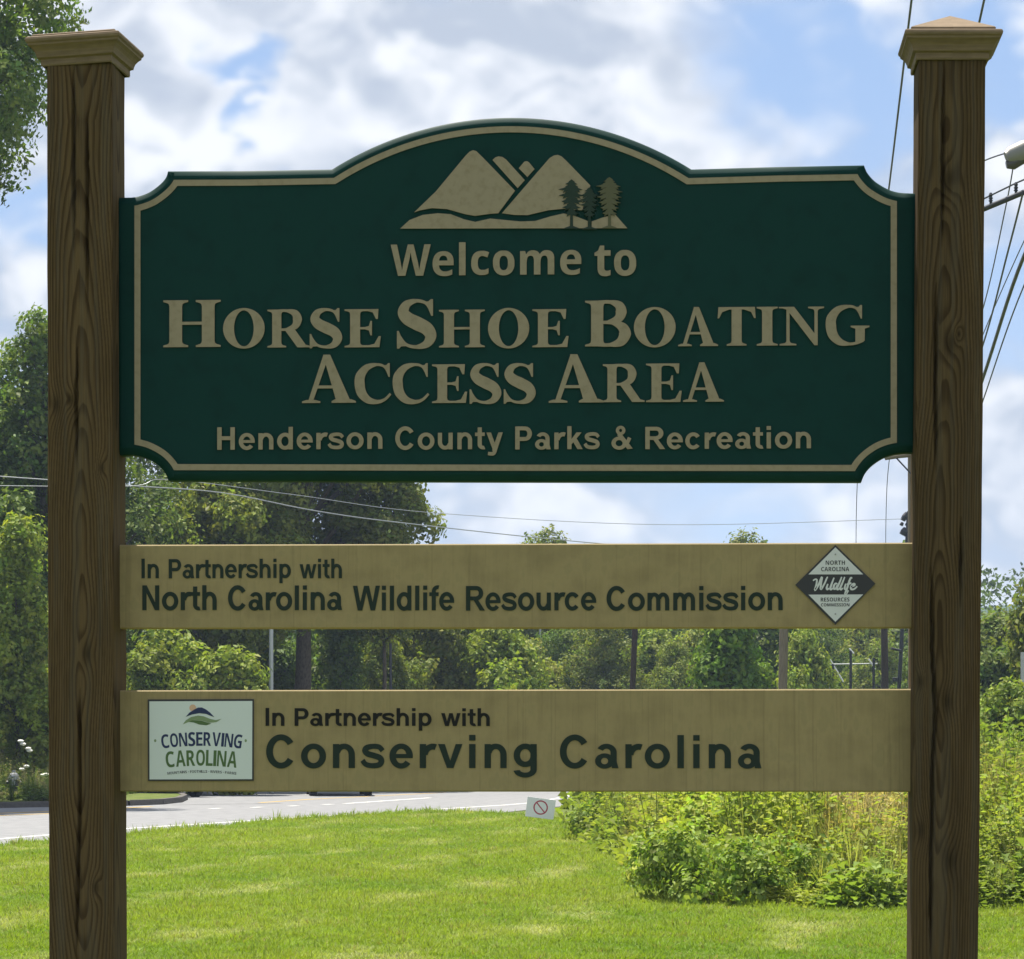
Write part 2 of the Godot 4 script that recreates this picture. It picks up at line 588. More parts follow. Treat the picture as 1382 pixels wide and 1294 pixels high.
# rings of a log sawn to a square post: the picture wraps round its four faces (front first), 3.2 m tall
func wood_tex(k: int) -> ImageTexture:
	var W := 512
	var H := 1600
	var w := 0.137
	var fa := noise(90 + k, 1.0, 3)
	var fb := noise(60 + k, 1.0, 2)
	var knots: Array = [[[0.012, 1.78, 0.012], [-0.05, 2.29, 0.010], [-0.02, 2.30, 0.007], [0.03, 1.30, 0.008], [0.045, 2.16, 0.007]], [[-0.005, 2.73, 0.013], [0.0, 2.40, 0.014], [-0.055, 1.72, 0.008], [0.0, 1.68, 0.012], [-0.05, 1.42, 0.011], [0.01, 1.36, 0.013], [0.018, 2.42, 0.005]]][k]
	var out := PackedByteArray()
	out.resize(W * H * 3)
	var at := 0
	for j in H:
		var v := 3.2 * (1.0 - (j + 0.5) / H)
		var tw := pingpong(v * (0.93 if k == 0 else 0.8) + (0.33 if k == 0 else 0.62), 1.0)
		var pz := -0.010 - 0.055 * tw + 0.006 * fb.get_noise_1d(v * 3.0)
		var px := (0.004 if k == 0 else -0.012) + 0.012 * fb.get_noise_1d(v * 1.1 + 40.0)
		var near := []
		for q in knots:
			if absf(q[1] - v) < 0.12:
				near.append(q)
		for i in W:
			var s := (i + 0.5) / W * 4.0
			var x := 0.0
			var z := 0.0
			if s < 1.0:
				x = (s - 0.5) * w
			elif s < 2.0:
				x = w * 0.5; z = -(s - 1.0) * w
			elif s < 3.0:
				x = (2.5 - s) * w; z = -w
			else:
				x = -w * 0.5; z = -(4.0 - s) * w
			var dx := x - px
			var dz := z - pz
			var r := sqrt(dx * dx + dz * dz)
			var dark := 0.0
			if s < 1.0:
				for q in near:
					var ex: float = (x - q[0]) / q[2]
					var ey: float = (v - q[1]) / (q[2] * 2.2)
					var e := ex * ex + ey * ey
					r += 0.010 * exp(-e * 0.35)
					dark = maxf(dark, exp(-e * 1.6))
			var big := fa.get_noise_3d(x * 22.0, v * 2.2, z * 22.0)
			var ring := r / 0.0050 + big * 0.42
			var fr := ring - floorf(ring)
			var late := smoothstep(0.35, 0.86, fr) * (1.0 - smoothstep(0.92, 1.0, fr))
			var fib := fb.get_noise_2d(s * 260.0, v * 9.0)
			var kk := (0.94 if k == 0 else 0.78) * (1.0 + 0.30 * fib + 0.22 * big) * (1.0 - 0.55 * dark)
			var cr := lerpf(0.108, 0.052, late) * kk
			var cg := lerpf(0.071, 0.031, late) * kk
			var cb := lerpf(0.031, 0.0125, late) * kk
			var grey := clampf(fa.get_noise_2d(s * 7.0 + 30.0, v * 1.3) * 0.9, 0.0, 0.35)
			cr = lerpf(cr, 0.092 * kk, grey); cg = lerpf(cg, 0.080 * kk, grey); cb = lerpf(cb, 0.056 * kk, grey)
			out[at] = int(255.0 * pow(cr, 0.4545)); out[at + 1] = int(255.0 * pow(cg, 0.4545)); out[at + 2] = int(255.0 * pow(cb, 0.4545))
			at += 3
	return ImageTexture.create_from_image(Image.create_from_data(W, H, false, Image.FORMAT_RGB8, out))


# ------------------------------------------------------------------ flat shapes and letters
func rect(x0: float, x1: float, y0: float, y1: float) -> PackedVector2Array:
	return PackedVector2Array([Vector2(x0, y0), Vector2(x1, y0), Vector2(x1, y1), Vector2(x0, y1)])


func ellipse(c: Vector2, rx: float, ry: float, k := 40) -> PackedVector2Array:
	var p := PackedVector2Array()
	for i in k:
		p.append(c + Vector2(cos(TAU * i / k) * rx, sin(TAU * i / k) * ry))
	return p


func pv(a: Array) -> PackedVector2Array:
	var p := PackedVector2Array()
	for i in range(0, a.size(), 2):
		p.append(Vector2(a[i], a[i + 1]))
	return p


func smooth(p: PackedVector2Array, steps := 6, closed := false) -> PackedVector2Array:
	var out := PackedVector2Array()
	var k := p.size()
	for i in (k if closed else k - 1):
		var a := p[(i - 1 + k) % k] if closed else p[maxi(i - 1, 0)]
		var b := p[i]
		var c := p[(i + 1) % k]
		var d := p[(i + 2) % k] if closed else p[mini(i + 2, k - 1)]
		for s in steps:
			out.append(b.cubic_interpolate(c, a, d, float(s) / steps))
	if not closed:
		out.append(p[k - 1])
	return out


# a pen stroke of changing width along smooth points
func stroke(a: Array, widths: Array, steps := 7) -> PackedVector2Array:
	var p := smooth(pv(a), steps)
	var left := PackedVector2Array()
	var right := PackedVector2Array()
	for i in p.size():
		var d := (p[mini(i + 1, p.size() - 1)] - p[maxi(i - 1, 0)]).normalized()
		var x := float(i) / (p.size() - 1) * (widths.size() - 1)
		var k := mini(int(x), widths.size() - 2)
		var w := 0.5 * lerpf(widths[k], widths[k + 1], x - k)
		left.append(p[i] + Vector2(-d.y, d.x) * w)
		right.append(p[i] - Vector2(-d.y, d.x) * w)
	right.reverse()
	left.append_array(right)
	return left


func unite(pieces: Array) -> Array:
	var outs := []
	var holes := []
	for p0 in pieces:
		var p: PackedVector2Array = p0
		for i in p.size():
			p[i] *= 100.0
		if Geometry2D.is_polygon_clockwise(p):
			p.reverse()
		var kept := []
		for h in holes:
			kept.append_array(Geometry2D.clip_polygons(h, p))
		holes = kept
		var cur: PackedVector2Array = p
		var rest := []
		for o in outs:
			var m := Geometry2D.merge_polygons(cur, o)
			var solid := []
			var gaps := []
			for q in m:
				if Geometry2D.is_polygon_clockwise(q):
					gaps.append(q)
				else:
					solid.append(q)
			if solid.size() == 1:
				cur = solid[0]
				holes.append_array(gaps)
			else:
				rest.append(o)
		rest.append(cur)
		outs = rest
	return [outs, holes]


func stem(xc: float, sw: float, y0: float, y1: float, bs: float, ts: float) -> PackedVector2Array:
	var p := PackedVector2Array()
	var h := sw / 2.0
	if bs > 0.0:
		p.append_array(pv([xc - bs, y0, xc + bs, y0, xc + bs, y0 + 0.038, xc + h + 0.045, y0 + 0.062, xc + h + 0.012, y0 + 0.085, xc + h, y0 + 0.13]))
	else:
		p.append_array(pv([xc - h, y0, xc + h, y0]))
	if ts > 0.0:
		p.append_array(pv([xc + h, y1 - 0.13, xc + h + 0.012, y1 - 0.085, xc + h + 0.045, y1 - 0.062, xc + ts, y1 - 0.038, xc + ts, y1, xc - ts, y1, xc - ts, y1 - 0.038, xc - h - 0.045, y1 - 0.062, xc - h - 0.012, y1 - 0.085, xc - h, y1 - 0.13]))
	else:
		p.append_array(pv([xc + h, y1, xc - h, y1]))
	if bs > 0.0:
		p.append_array(pv([xc - h, y0 + 0.13, xc - h - 0.012, y0 + 0.085, xc - h - 0.045, y0 + 0.062, xc - bs, y0 + 0.038]))
	return p


# bold roman capitals, one unit tall
func roman(ch: String) -> Array:
	match ch:
		"H":
			return unite([stem(0.264, 0.27, 0, 1, 0.264, 0.264), stem(0.952, 0.27, 0, 1, 0.264, 0.264), rect(0.3, 0.9, 0.475, 0.54)])
		"I":
			return unite([stem(0.27, 0.265, 0, 1, 0.27, 0.27)])
		"O":
			return [[ellipse(Vector2(54, 50), 54, 52, 56)], [ellipse(Vector2(54, 50), 25.5, 46, 48)]]
		"R":
			return unite([stem(0.25, 0.245, 0, 1, 0.25, 0.25), stroke([0.26, 0.967, 0.52, 0.967, 0.73, 0.90, 0.80, 0.74, 0.73, 0.56, 0.5, 0.475, 0.26, 0.475], [0.066, 0.075, 0.19, 0.245, 0.18, 0.07, 0.06]), pv([0.44, 0.49, 0.70, 0.52, 1.02, 0.07, 1.14, 0.04, 1.14, 0, 0.80, 0])])
		"B":
			return unite([stem(0.27, 0.27, 0, 1, 0.27, 0.27), stroke([0.27, 0.967, 0.56, 0.967, 0.75, 0.89, 0.80, 0.75, 0.73, 0.6, 0.5, 0.527, 0.27, 0.525], [0.066, 0.08, 0.2, 0.25, 0.19, 0.07, 0.06]), stroke([0.27, 0.52, 0.6, 0.515, 0.82, 0.42, 0.885, 0.27, 0.79, 0.1, 0.56, 0.033, 0.27, 0.033], [0.06, 0.08, 0.21, 0.27, 0.21, 0.08, 0.066])])
		"S":
			return unite([stroke([0.70, 0.78, 0.61, 0.92, 0.43, 0.967, 0.245, 0.90, 0.175, 0.745, 0.26, 0.61, 0.45, 0.505, 0.63, 0.40, 0.705, 0.245, 0.62, 0.09, 0.42, 0.033, 0.22, 0.09, 0.085, 0.28], [0.05, 0.06, 0.072, 0.16, 0.22, 0.26, 0.28, 0.26, 0.22, 0.16, 0.072, 0.06, 0.05]), pv([0.58, 0.95, 0.66, 0.955, 0.705, 1.0, 0.75, 1.0, 0.75, 0.66, 0.715, 0.66, 0.66, 0.80]), pv([0.05, 0, 0.05, 0.36, 0.085, 0.36, 0.15, 0.2, 0.24, 0.05, 0.13, 0.045, 0.095, 0.0])])
		"E":
			return unite([stem(0.27, 0.255, 0, 1, 0.27, 0.27), rect(0.27, 0.8, 0.945, 1), pv([0.58, 0.95, 0.72, 0.91, 0.80, 0.74, 0.85, 0.74, 0.865, 1, 0.6, 1]), rect(0.3, 0.66, 0.47, 0.53), pv([0.52, 0.53, 0.62, 0.56, 0.66, 0.69, 0.70, 0.69, 0.70, 0.31, 0.66, 0.31, 0.62, 0.44, 0.52, 0.47]), rect(0.27, 0.88, 0, 0.055), pv([0.60, 0.05, 0.76, 0.09, 0.87, 0.29, 0.925, 0.29, 0.89, 0, 0.6, 0])])
		"A":
			return unite([pv([0.44, 1.0, 0.59, 1.0, 1.01, 0.05, 0.715, 0.05]), pv([0.45, 1.0, 0.515, 0.84, 0.235, 0.04, 0.13, 0.04]), pv([0, 0, 0.385, 0, 0.385, 0.035, 0.27, 0.065, 0.1, 0.065, 0, 0.035]), pv([0.62, 0, 1.13, 0, 1.13, 0.035, 1.03, 0.075, 0.69, 0.075, 0.62, 0.035]), rect(0.25, 0.82, 0.30, 0.362)])
		"T":
			return unite([stem(0.5, 0.265, 0, 0.98, 0.26, 0), rect(0.04, 0.96, 0.935, 1), pv([0.02, 1, 0, 0.71, 0.04, 0.71, 0.12, 0.87, 0.32, 0.94, 0.32, 1]), pv([0.98, 1, 1, 0.71, 0.96, 0.71, 0.88, 0.87, 0.68, 0.94, 0.68, 1])])
		"N":
			return unite([stem(0.24, 0.085, 0, 0.95, 0.22, 0), pv([0, 1, 0.40, 1, 1.015, 0.2, 1.015, 0, 0.93, 0, 0.22, 0.92, 0.1, 0.962, 0, 0.965]), stem(0.975, 0.085, 0.0, 1, 0, 0.21)])
		"C", "G":
			var base := [pv([0.76, 0.95, 0.84, 0.955, 0.885, 1.0, 0.93, 1.0, 0.93, 0.66, 0.895, 0.66, 0.83, 0.82])]
			if ch == "C":
				base.append(stroke([0.885, 0.76, 0.78, 0.92, 0.58, 0.967, 0.32, 0.89, 0.155, 0.69, 0.135, 0.48, 0.19, 0.26, 0.36, 0.09, 0.60, 0.04, 0.80, 0.10, 0.95, 0.24], [0.05, 0.06, 0.072, 0.17, 0.25, 0.27, 0.25, 0.18, 0.10, 0.07, 0.06]))
			else:
				base.append(stroke([0.885, 0.76, 0.78, 0.92, 0.58, 0.967, 0.32, 0.89, 0.155, 0.69, 0.135, 0.48, 0.19, 0.26, 0.36, 0.09, 0.60, 0.034, 0.80, 0.06, 0.96, 0.13], [0.05, 0.06, 0.072, 0.17, 0.25, 0.27, 0.25, 0.18, 0.072, 0.07, 0.09]))
				base.append(pv([0.76, 0.06, 1.0, 0.11, 1.0, 0.41, 1.12, 0.45, 1.12, 0.487, 0.64, 0.487, 0.64, 0.45, 0.76, 0.41]))
			return unite(base)
	return [[], []]


func fit_box(shape: Array, lo: Vector2, hi: Vector2) -> Array:
	var r := Rect2(shape[0][0][0], Vector2.ZERO)
	for p in shape[0]:
		for q in p:
			r = r.expand(q)
	var out := [[], []]
	for k in 2:
		for p in shape[k]:
			var w := PackedVector2Array()
			for q in p:
				w.append(lo + (q - r.position) / r.size * (hi - lo))
			out[k].append(w)
	return out


# a sans word as a raised plate, fitted between photo columns x0..x1 with its capitals from row "base" up to row "cap"
var sans_cache := {}
func sans_mesh(text: String) -> Array:
	if not sans_cache.has(text):
		var f := SystemFont.new()
		f.font_names = PackedStringArray(["Droid Sans"])
		f.font_weight = 700
		var t := TextMesh.new()
		t.text = text
		t.font = f
		t.font_size = 64
		t.pixel_size = 0.01
		t.depth = 0.1
		t.curve_step = 0.8
		sans_cache[text] = [t.surface_get_arrays(0), t.get_aabb()]
	return sans_cache[text]


func sans_word(text: String, lo: Vector2, hi: Vector2, z: float, thick: float, face: Geo, edge: Geo, xf := Transform2D()) -> void:
	var cap: AABB = sans_mesh("H")[1]
	var sm := sans_mesh(text)
	var box: AABB = sm[1]
	var arr: Array = sm[0]
	var v: PackedVector3Array = arr[Mesh.ARRAY_VERTEX]
	var nn: PackedVector3Array = arr[Mesh.ARRAY_NORMAL]
	var ix: PackedInt32Array = arr[Mesh.ARRAY_INDEX] if arr[Mesh.ARRAY_INDEX] != null else PackedInt32Array(range(v.size()))
	var zmax := box.end.z
	for k in range(0, ix.size(), 3):
		var p := []
		var q := []
		for e in 3:
			var a := v[ix[k + e]]
			var xy := xf * Vector2(lo.x + (a.x - box.position.x) / box.size.x * (hi.x - lo.x), lo.y + (a.y - cap.position.y) / cap.size.y * (hi.y - lo.y))
			p.append(Vector3(xy.x, xy.y, z + (thick if a.z > zmax - 0.05 else 0.0)))
			q.append(nn[ix[k + e]])
		if q[0].z < -0.5:
			continue
		var g := face if q[0].z > 0.5 else edge
		g.tri(p[0], p[1], p[2], q[0], q[1], q[2], Vector2(p[0].x, p[0].y), Vector2(p[1].x, p[1].y), Vector2(p[2].x, p[2].y))


# plain bold sans letters drawn from bars and arcs; capitals one unit tall, small letters 0.725
func band(cx: float, cy: float, rx: float, ry: float, a0: float, a1: float, s := 0.195, t := 0.165) -> PackedVector2Array:
	var p := PackedVector2Array()
	var k := maxi(4, int((a1 - a0) / 7.0))
	for i in k + 1:
		var a := deg_to_rad(lerpf(a0, a1, float(i) / k))
		p.append(Vector2(cx + cos(a) * rx, cy + sin(a) * ry))
	for i in k + 1:
		var a := deg_to_rad(lerpf(a1, a0, float(i) / k))
		p.append(Vector2(cx + cos(a) * (rx - s), cy + sin(a) * (ry - t)))
	return p


func loop(cx: float, cy: float, rx: float, ry: float, s := 0.195, t := 0.165) -> Array:
	return [band(cx, cy, rx, ry, -3.0, 183.0, s, t), band(cx, cy, rx, ry, 177.0, 363.0, s, t)]


var plain_cache := {}
func plain(ch: String) -> Array:
	if plain_cache.has(ch):
		return plain_cache[ch]
	var p := []
	var adv := 0.85
	match ch:
		"I", "l":
			p = [rect(0.10, 0.30, 0, 1)]; adv = 0.39
		"i":
			p = [rect(0.10, 0.295, 0, 0.725), rect(0.10, 0.295, 0.83, 1)]; adv = 0.39
		"n":
			p = [rect(0.09, 0.285, 0, 0.725), band(0.44, 0.40, 0.335, 0.338, 0, 165), rect(0.58, 0.775, 0, 0.41)]
		"h":
			p = [rect(0.09, 0.285, 0, 1), band(0.44, 0.40, 0.335, 0.338, 0, 165), rect(0.58, 0.775, 0, 0.41)]
		"m":
			p = [rect(0.09, 0.285, 0, 0.725), band(0.40, 0.42, 0.29, 0.318, 0, 165), rect(0.495, 0.69, 0, 0.43), band(0.81, 0.42, 0.29, 0.318, 0, 165), rect(0.905, 1.10, 0, 0.43)]; adv = 1.19
		"u":
			p = [rect(0.08, 0.275, 0.31, 0.725), rect(0.575, 0.77, 0, 0.725), band(0.415, 0.325, 0.335, 0.338, 180, 345)]
		"r":
			p = [rect(0.09, 0.285, 0, 0.725), band(0.50, 0.36, 0.36, 0.378, 70, 172, 0.195, 0.18)]; adv = 0.55
		"t":
			p = [rect(0.13, 0.325, 0.17, 0.95), rect(0.01, 0.46, 0.575, 0.725), band(0.40, 0.20, 0.27, 0.212, 178, 288, 0.195, 0.155)]; adv = 0.48
		"f":
			p = [rect(0.13, 0.325, 0, 0.78), rect(0.01, 0.46, 0.575, 0.725), band(0.42, 0.755, 0.29, 0.255, 75, 182, 0.195, 0.155)]; adv = 0.46
		"e":
			p = [band(0.40, 0.362, 0.365, 0.378, 0, 322, 0.195, 0.16), rect(0.12, 0.762, 0.30, 0.425)]; adv = 0.79
		"c":
			p = [band(0.40, 0.362, 0.365, 0.378, 36, 322, 0.195, 0.165)]; adv = 0.78
		"o":
			p = loop(0.43, 0.362, 0.39, 0.378, 0.2, 0.165)
		"s":
			p = [stroke([0.69, 0.52, 0.58, 0.635, 0.38, 0.655, 0.19, 0.61, 0.145, 0.52, 0.23, 0.43, 0.42, 0.375, 0.60, 0.31, 0.655, 0.205, 0.58, 0.10, 0.38, 0.07, 0.17, 0.11, 0.06, 0.235], [0.15, 0.155, 0.155, 0.17, 0.18, 0.18, 0.175, 0.18, 0.18, 0.17, 0.155, 0.155, 0.15])]; adv = 0.77
		"a":
			p = [rect(0.52, 0.71, 0.10, 0.50), band(0.395, 0.47, 0.315, 0.268, -4, 152, 0.19, 0.15), pv([0.52, 0.2, 0.71, 0.2, 0.765, 0.0, 0.565, 0.0])]
			p.append_array(loop(0.335, 0.215, 0.295, 0.232, 0.185, 0.135)); adv = 0.79
		"p":
			p = [rect(0.09, 0.285, -0.275, 0.725)]
			p.append_array(loop(0.44, 0.362, 0.36, 0.378)); 
		"d":
			p = [rect(0.565, 0.76, 0, 1)]
			p.append_array(loop(0.405, 0.362, 0.36, 0.378))
		"g":
			p = [rect(0.565, 0.76, -0.06, 0.725), band(0.40, -0.045, 0.36, 0.24, 188, 365, 0.195, 0.15)]
			p.append_array(loop(0.405, 0.385, 0.36, 0.355))
		"k":
			p = [rect(0.09, 0.285, 0, 1), pv([0.27, 0.20, 0.27, 0.42, 0.51, 0.725, 0.75, 0.725, 0.40, 0.33]), pv([0.33, 0.36, 0.50, 0.50, 0.80, 0, 0.56, 0])]; adv = 0.79
		"v":
			p = [pv([0.01, 0.725, 0.22, 0.725, 0.39, 0.22, 0.56, 0.725, 0.77, 0.725, 0.49, 0, 0.29, 0])]; adv = 0.78
		"w":
			p = [pv([0, 0.725, 0.20, 0.725, 0.325, 0.25, 0.455, 0.725, 0.645, 0.725, 0.77, 0.25, 0.895, 0.725, 1.09, 0.725, 0.87, 0, 0.67, 0, 0.55, 0.46, 0.43, 0, 0.225, 0])]; adv = 1.09
		"y":
			p = [pv([0.01, 0.725, 0.22, 0.725, 0.50, 0.0, 0.30, -0.02]), pv([0.56, 0.725, 0.77, 0.725, 0.47, -0.13, 0.27, -0.06]), stroke([0.42, -0.05, 0.34, -0.185, 0.21, -0.205, 0.08, -0.19], [0.17, 0.17, 0.155, 0.15])]; adv = 0.78
		"W":
			p = [pv([0, 1, 0.21, 1, 0.36, 0.33, 0.545, 1, 0.785, 1, 0.965, 0.33, 1.115, 1, 1.32, 1, 1.08, 0, 0.865, 0, 0.66, 0.74, 0.455, 0, 0.235, 0])]; adv = 1.32
		"N":
			p = [rect(0.10, 0.295, 0, 1), rect(0.71, 0.905, 0, 1), pv([0.12, 1, 0.305, 1, 0.89, 0, 0.70, 0])]; adv = 1.0
		"H":
			p = [rect(0.10, 0.305, 0, 1), rect(0.70, 0.905, 0, 1), rect(0.25, 0.75, 0.43, 0.60)]; adv = 1.0
		"P":
			p = [rect(0.10, 0.305, 0, 1), rect(0.25, 0.56, 0.83, 1), rect(0.25, 0.56, 0.37, 0.54), band(0.55, 0.685, 0.325, 0.315, -94, 94, 0.21, 0.17)]; adv = 0.93
		"R":
			p = [rect(0.10, 0.305, 0, 1), rect(0.25, 0.60, 0.83, 1), rect(0.25, 0.60, 0.415, 0.575), band(0.60, 0.7075, 0.325, 0.2925, -94, 94, 0.21, 0.17), pv([0.44, 0.46, 0.66, 0.46, 1.01, 0, 0.765, 0])]; adv = 1.0
		"C":
			p = [band(0.51, 0.5, 0.465, 0.517, 34, 326, 0.21, 0.175)]; adv = 1.0
		"&":
			p = [pv([0.30, 0.62, 0.47, 0.70, 1.0, 0.03, 0.76, 0.0]), stroke([0.60, 0.17, 0.76, 0.30, 0.86, 0.50], [0.16, 0.16, 0.17])]
			p.append_array(loop(0.455, 0.81, 0.215, 0.20, 0.15, 0.13))
			p.append_array(loop(0.39, 0.265, 0.345, 0.283, 0.19, 0.15)); adv = 1.0
	plain_cache[ch] = [unite(p), adv]
	return plain_cache[ch]


func plain_word(text: String, lo: Vector2, hi: Vector2, z0: float, z1: float, face: Geo, edge: Geo, gap := 0.0) -> void:
	var list := []
	var pen := 0.0
	var x0 := 1e9
	var x1 := -1e9
	for ch in text:
		var gl := plain(ch)
		for p in gl[0][0]:
			for q in p:
				x0 = minf(x0, pen + q.x / 100.0)
				x1 = maxf(x1, pen + q.x / 100.0)
		list.append([gl[0], pen])
		pen += gl[1] + gap
	for l in list:
		var sets := [[], []]
		for k in 2:
			for p in l[0][k]:
				var w := PackedVector2Array()
				for q in p:
					w.append(Vector2(lo.x + (l[1] + q.x / 100.0 - x0) / (x1 - x0) * (hi.x - lo.x), lo.y + q.y / 100.0 * (hi.y - lo.y)))
				sets[k].append(w)
		face.plate(sets[0], sets[1], z0, z1, edge)


func inset(p: PackedVector2Array, d: float) -> PackedVector2Array:
	var out := PackedVector2Array()
	var k := p.size()
	for i in k:
		var a := (p[i] - p[(i - 1 + k) % k]).normalized()
		var b := (p[(i + 1) % k] - p[i]).normalized()
		var n1 := Vector2(-a.y, a.x)
		var n2 := Vector2(-b.y, b.x)
		out.append(p[i] + (n1 + n2) / maxf(1.0 + n1.dot(n2), 0.35) * d)
	return out


func to_sign(px: Array, z: float) -> PackedVector2Array:
	var out := PackedVector2Array()
	for i in range(0, px.size(), 2):
		out.append(sp(px[i], px[i + 1], z))
	return out


# ------------------------------------------------------------------ the sign
func panel_outline(xl: float, xr: float) -> PackedVector2Array:
	var px := PackedVector2Array()
	# bottom edge, then the right scallops, the top with its dome, and the left scallops (counter-clockwise once y points up)
	px.append_array(pv([226, 648, 400, 648.4, 700, 649, 1000, 649.3, 1163, 649.5]))
	px.append_array(smooth(pv([1163, 649.5, 1167.6, 638.9, 1176.7, 627.7, 1191, 617.6, 1206, 612.2, 1222, 610.2]), 5).slice(1))
	px.append_array(pv([xr, 610, xr, 259.8]))
	px.append_array(smooth(pv([1221, 259, 1211, 257.8, 1201, 254.8, 1191, 249.7, 1179.8, 242.0, 1170.7, 231.3, 1166.5, 221.5]), 5))
	px.append(Vector2(1050, 223.6))
	var r := 457.6
	for i in 49:
		var a := lerpf(asin(243.0 / r), -asin(243.0 / r), i / 48.0)
		px.append(Vector2(690 + sin(a) * r, 157.2 + r * (1.0 - cos(a))))
	px.append(Vector2(330, 229.2))
	px.append_array(smooth(pv([225.4, 229.6, 222.6, 238, 215, 247, 200.8, 257.5, 186, 263.3, 176, 265]), 5))
	px.append_array(pv([xl, 265.4, xl, 614]))
	px.append_array(smooth(pv([172, 613.3, 181, 613.6, 195.7, 617.5, 211, 626, 221, 636.7, 226, 648]), 5).slice(0, -1))
	var out := PackedVector2Array()
	for q in px:
		var s := sp(q.x, q.y, PANEL_Z)
		if out.is_empty() or out[-1].distance_to(s) > 0.0004:
			out.append(s)
	return out


func build_sign() -> void:
	var sign_ := thing("welcome_sign", "green welcome sign with tan lettering and two tan boards between timber posts", "sign")
	sign_.transform = ST
	# posts: middle columns and widths read at rows 100 and 1200
	var posts := []
	for k in 2:
		var top: Array = [[107.1, 91.0], [1284.9, 91.0]][k]
		var low: Array = [[110.1, 88.5], [1275.5, 90.5]][k]
		var a := sp(top[0], 100, 0.0)
		var b := sp(low[0], 1200, 0.0)
		var w: float = (sp(low[0] + low[1] / 2, 650, 0.0).x - sp(low[0] - low[1] / 2, 650, 0.0).x)
		var cracks: Array = [
			[[[99, 90], [99, 180], [100, 260], [99, 335]], [[104, 470], [103, 540], [104, 640]], [[107, 930], [108, 1080], [105, 1180], [103, 1290]], [[118, 150], [117, 330], [119, 420]]],
			[[[1274, 84], [1273, 160], [1272, 240], [1271, 330]], [[1263, 380], [1262, 520], [1263, 640]], [[1257, 760], [1258, 880], [1262, 960], [1258, 1040], [1255, 1290]], [[1297, 700], [1296, 820]]]][k]
		posts.append(make_post(sign_, k, a, b, w, cracks))
	# panel
	var o := panel_outline(154.0, 1241.0)
	var g := Geo.new()
	var prof := [[0.0, -0.013, 0.10], [0.0010, -0.0105, 0.42], [0.0040, -0.0078, 0.60], [0.0100, -0.0032, 0.67], [0.0145, -0.0009, 0.86], [0.0165, 0.0, 1.0]]
	var rings := []
	for q in prof:
		rings.append(inset(o, q[0]))
	for i in prof.size() - 1:
		for j in o.size():
			var e := (j + 1) % o.size()
			var out0: Vector2 = (o[j] - rings[-1][j]).normalized()
			var out1: Vector2 = (o[e] - rings[-1][e]).normalized()
			var P := []
			var N := []
			for c in [[i, j, out0], [i, e, out1], [i + 1, e, out1], [i + 1, j, out0]]:
				var q: Vector2 = rings[c[0]][c[1]]
				P.append(Vector3(q.x, q.y, PANEL_Z + prof[c[0]][1]))
				var ang: float = prof[c[0]][2] * PI / 2
				N.append(Vector3(c[2].x * cos(ang), c[2].y * cos(ang), sin(ang)))
			var U := func(p: Vector3): return Vector2(p.x, p.y)
			g.tri(P[0], P[1], P[2], N[0], N[1], N[2], U.call(P[0]), U.call(P[1]), U.call(P[2]))
			g.tri(P[0], P[2], P[3], N[0], N[2], N[3], U.call(P[0]), U.call(P[2]), U.call(P[3]))
	g.plate([rings[-1]], [], PANEL_Z, PANEL_Z)
	var gb := Geo.new()
	gb.plate([o], [], PANEL_Z - 0.045, PANEL_Z - 0.013, null, true)
	g.v.append_array(gb.v); g.n.append_array(gb.n); g.t.append_array(gb.t); g.c.append_array(gb.c)
	var panel := part("panel", g, M.green_paint, sign_)
	# border stripe
	var so := panel_outline(168.6, 1224.0)
	var face := Geo.new()
	var edge := Geo.new()
	var lines := []
	var wide := PackedVector2Array()
	for q in so:
		wide.append(q * 1000.0)
	for dd in [-20.6, -33.2]:
		var line := PackedVector2Array()
		for q in Geometry2D.offset_polygon(wide, dd, Geometry2D.JOIN_MITER)[0]:
			line.append(q / 1000.0)
		lines.append(line)
	face.plate([lines[0]], [lines[1]], PANEL_Z - 0.001, PANEL_Z + 0.003, edge)
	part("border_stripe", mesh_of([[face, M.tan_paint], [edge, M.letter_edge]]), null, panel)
	# the large capitals, each between its own columns and rows
	var big := [
		["H", 221.0, 298.4, 405.0, 469.0], ["O", 301.6, 357.7, 415.8, 471.0], ["R", 361.4, 419.0, 417.3, 469.4], ["S", 418.4, 462.2, 415.8, 471.0], ["E", 465.4, 514.3, 417.3, 469.2],
		["S", 536.0, 589.2, 403.5, 471.5], ["H", 592.8, 654.5, 418.0, 469.3], ["O", 658.8, 714.4, 415.6, 470.8], ["E", 718.6, 767.5, 417.3, 469.0],
		["B", 789.7, 851.6, 405.0, 468.8], ["O", 855.5, 911.8, 414.4, 469.4], ["A", 915.2, 969.0, 414.3, 467.6], ["T", 968.4, 1019.7, 414.4, 467.0], ["I", 1021.2, 1049.4, 414.2, 466.8], ["N", 1051.0, 1112.0, 414.0, 466.6], ["G", 1114.0, 1173.2, 411.4, 467.2],
		["A", 408.0, 480.7, 478.6, 544.2], ["C", 478.8, 528.5, 490.0, 546.0], ["C", 530.2, 579.7, 490.0, 546.0], ["E", 583.4, 630.7, 491.7, 544.2], ["S", 634.0, 676.8, 490.0, 545.8], ["S", 680.0, 723.2, 490.0, 545.6],
		["A", 740.6, 814.8, 478.0, 543.8], ["R", 813.6, 870.0, 491.0, 543.0], ["E", 871.9, 920.0, 490.6, 543.0], ["A", 921.8, 977.0, 489.0, 542.6]]
	for L in big:
		var sh := fit_box(roman(L[0]), sp(L[1], L[4], PANEL_Z), sp(L[2], L[3], PANEL_Z))
		face = Geo.new(); edge = Geo.new()
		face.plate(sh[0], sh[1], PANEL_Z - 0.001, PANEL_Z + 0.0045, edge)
		part("letter", mesh_of([[face, M.tan_paint], [edge, M.letter_edge]]), null, panel)
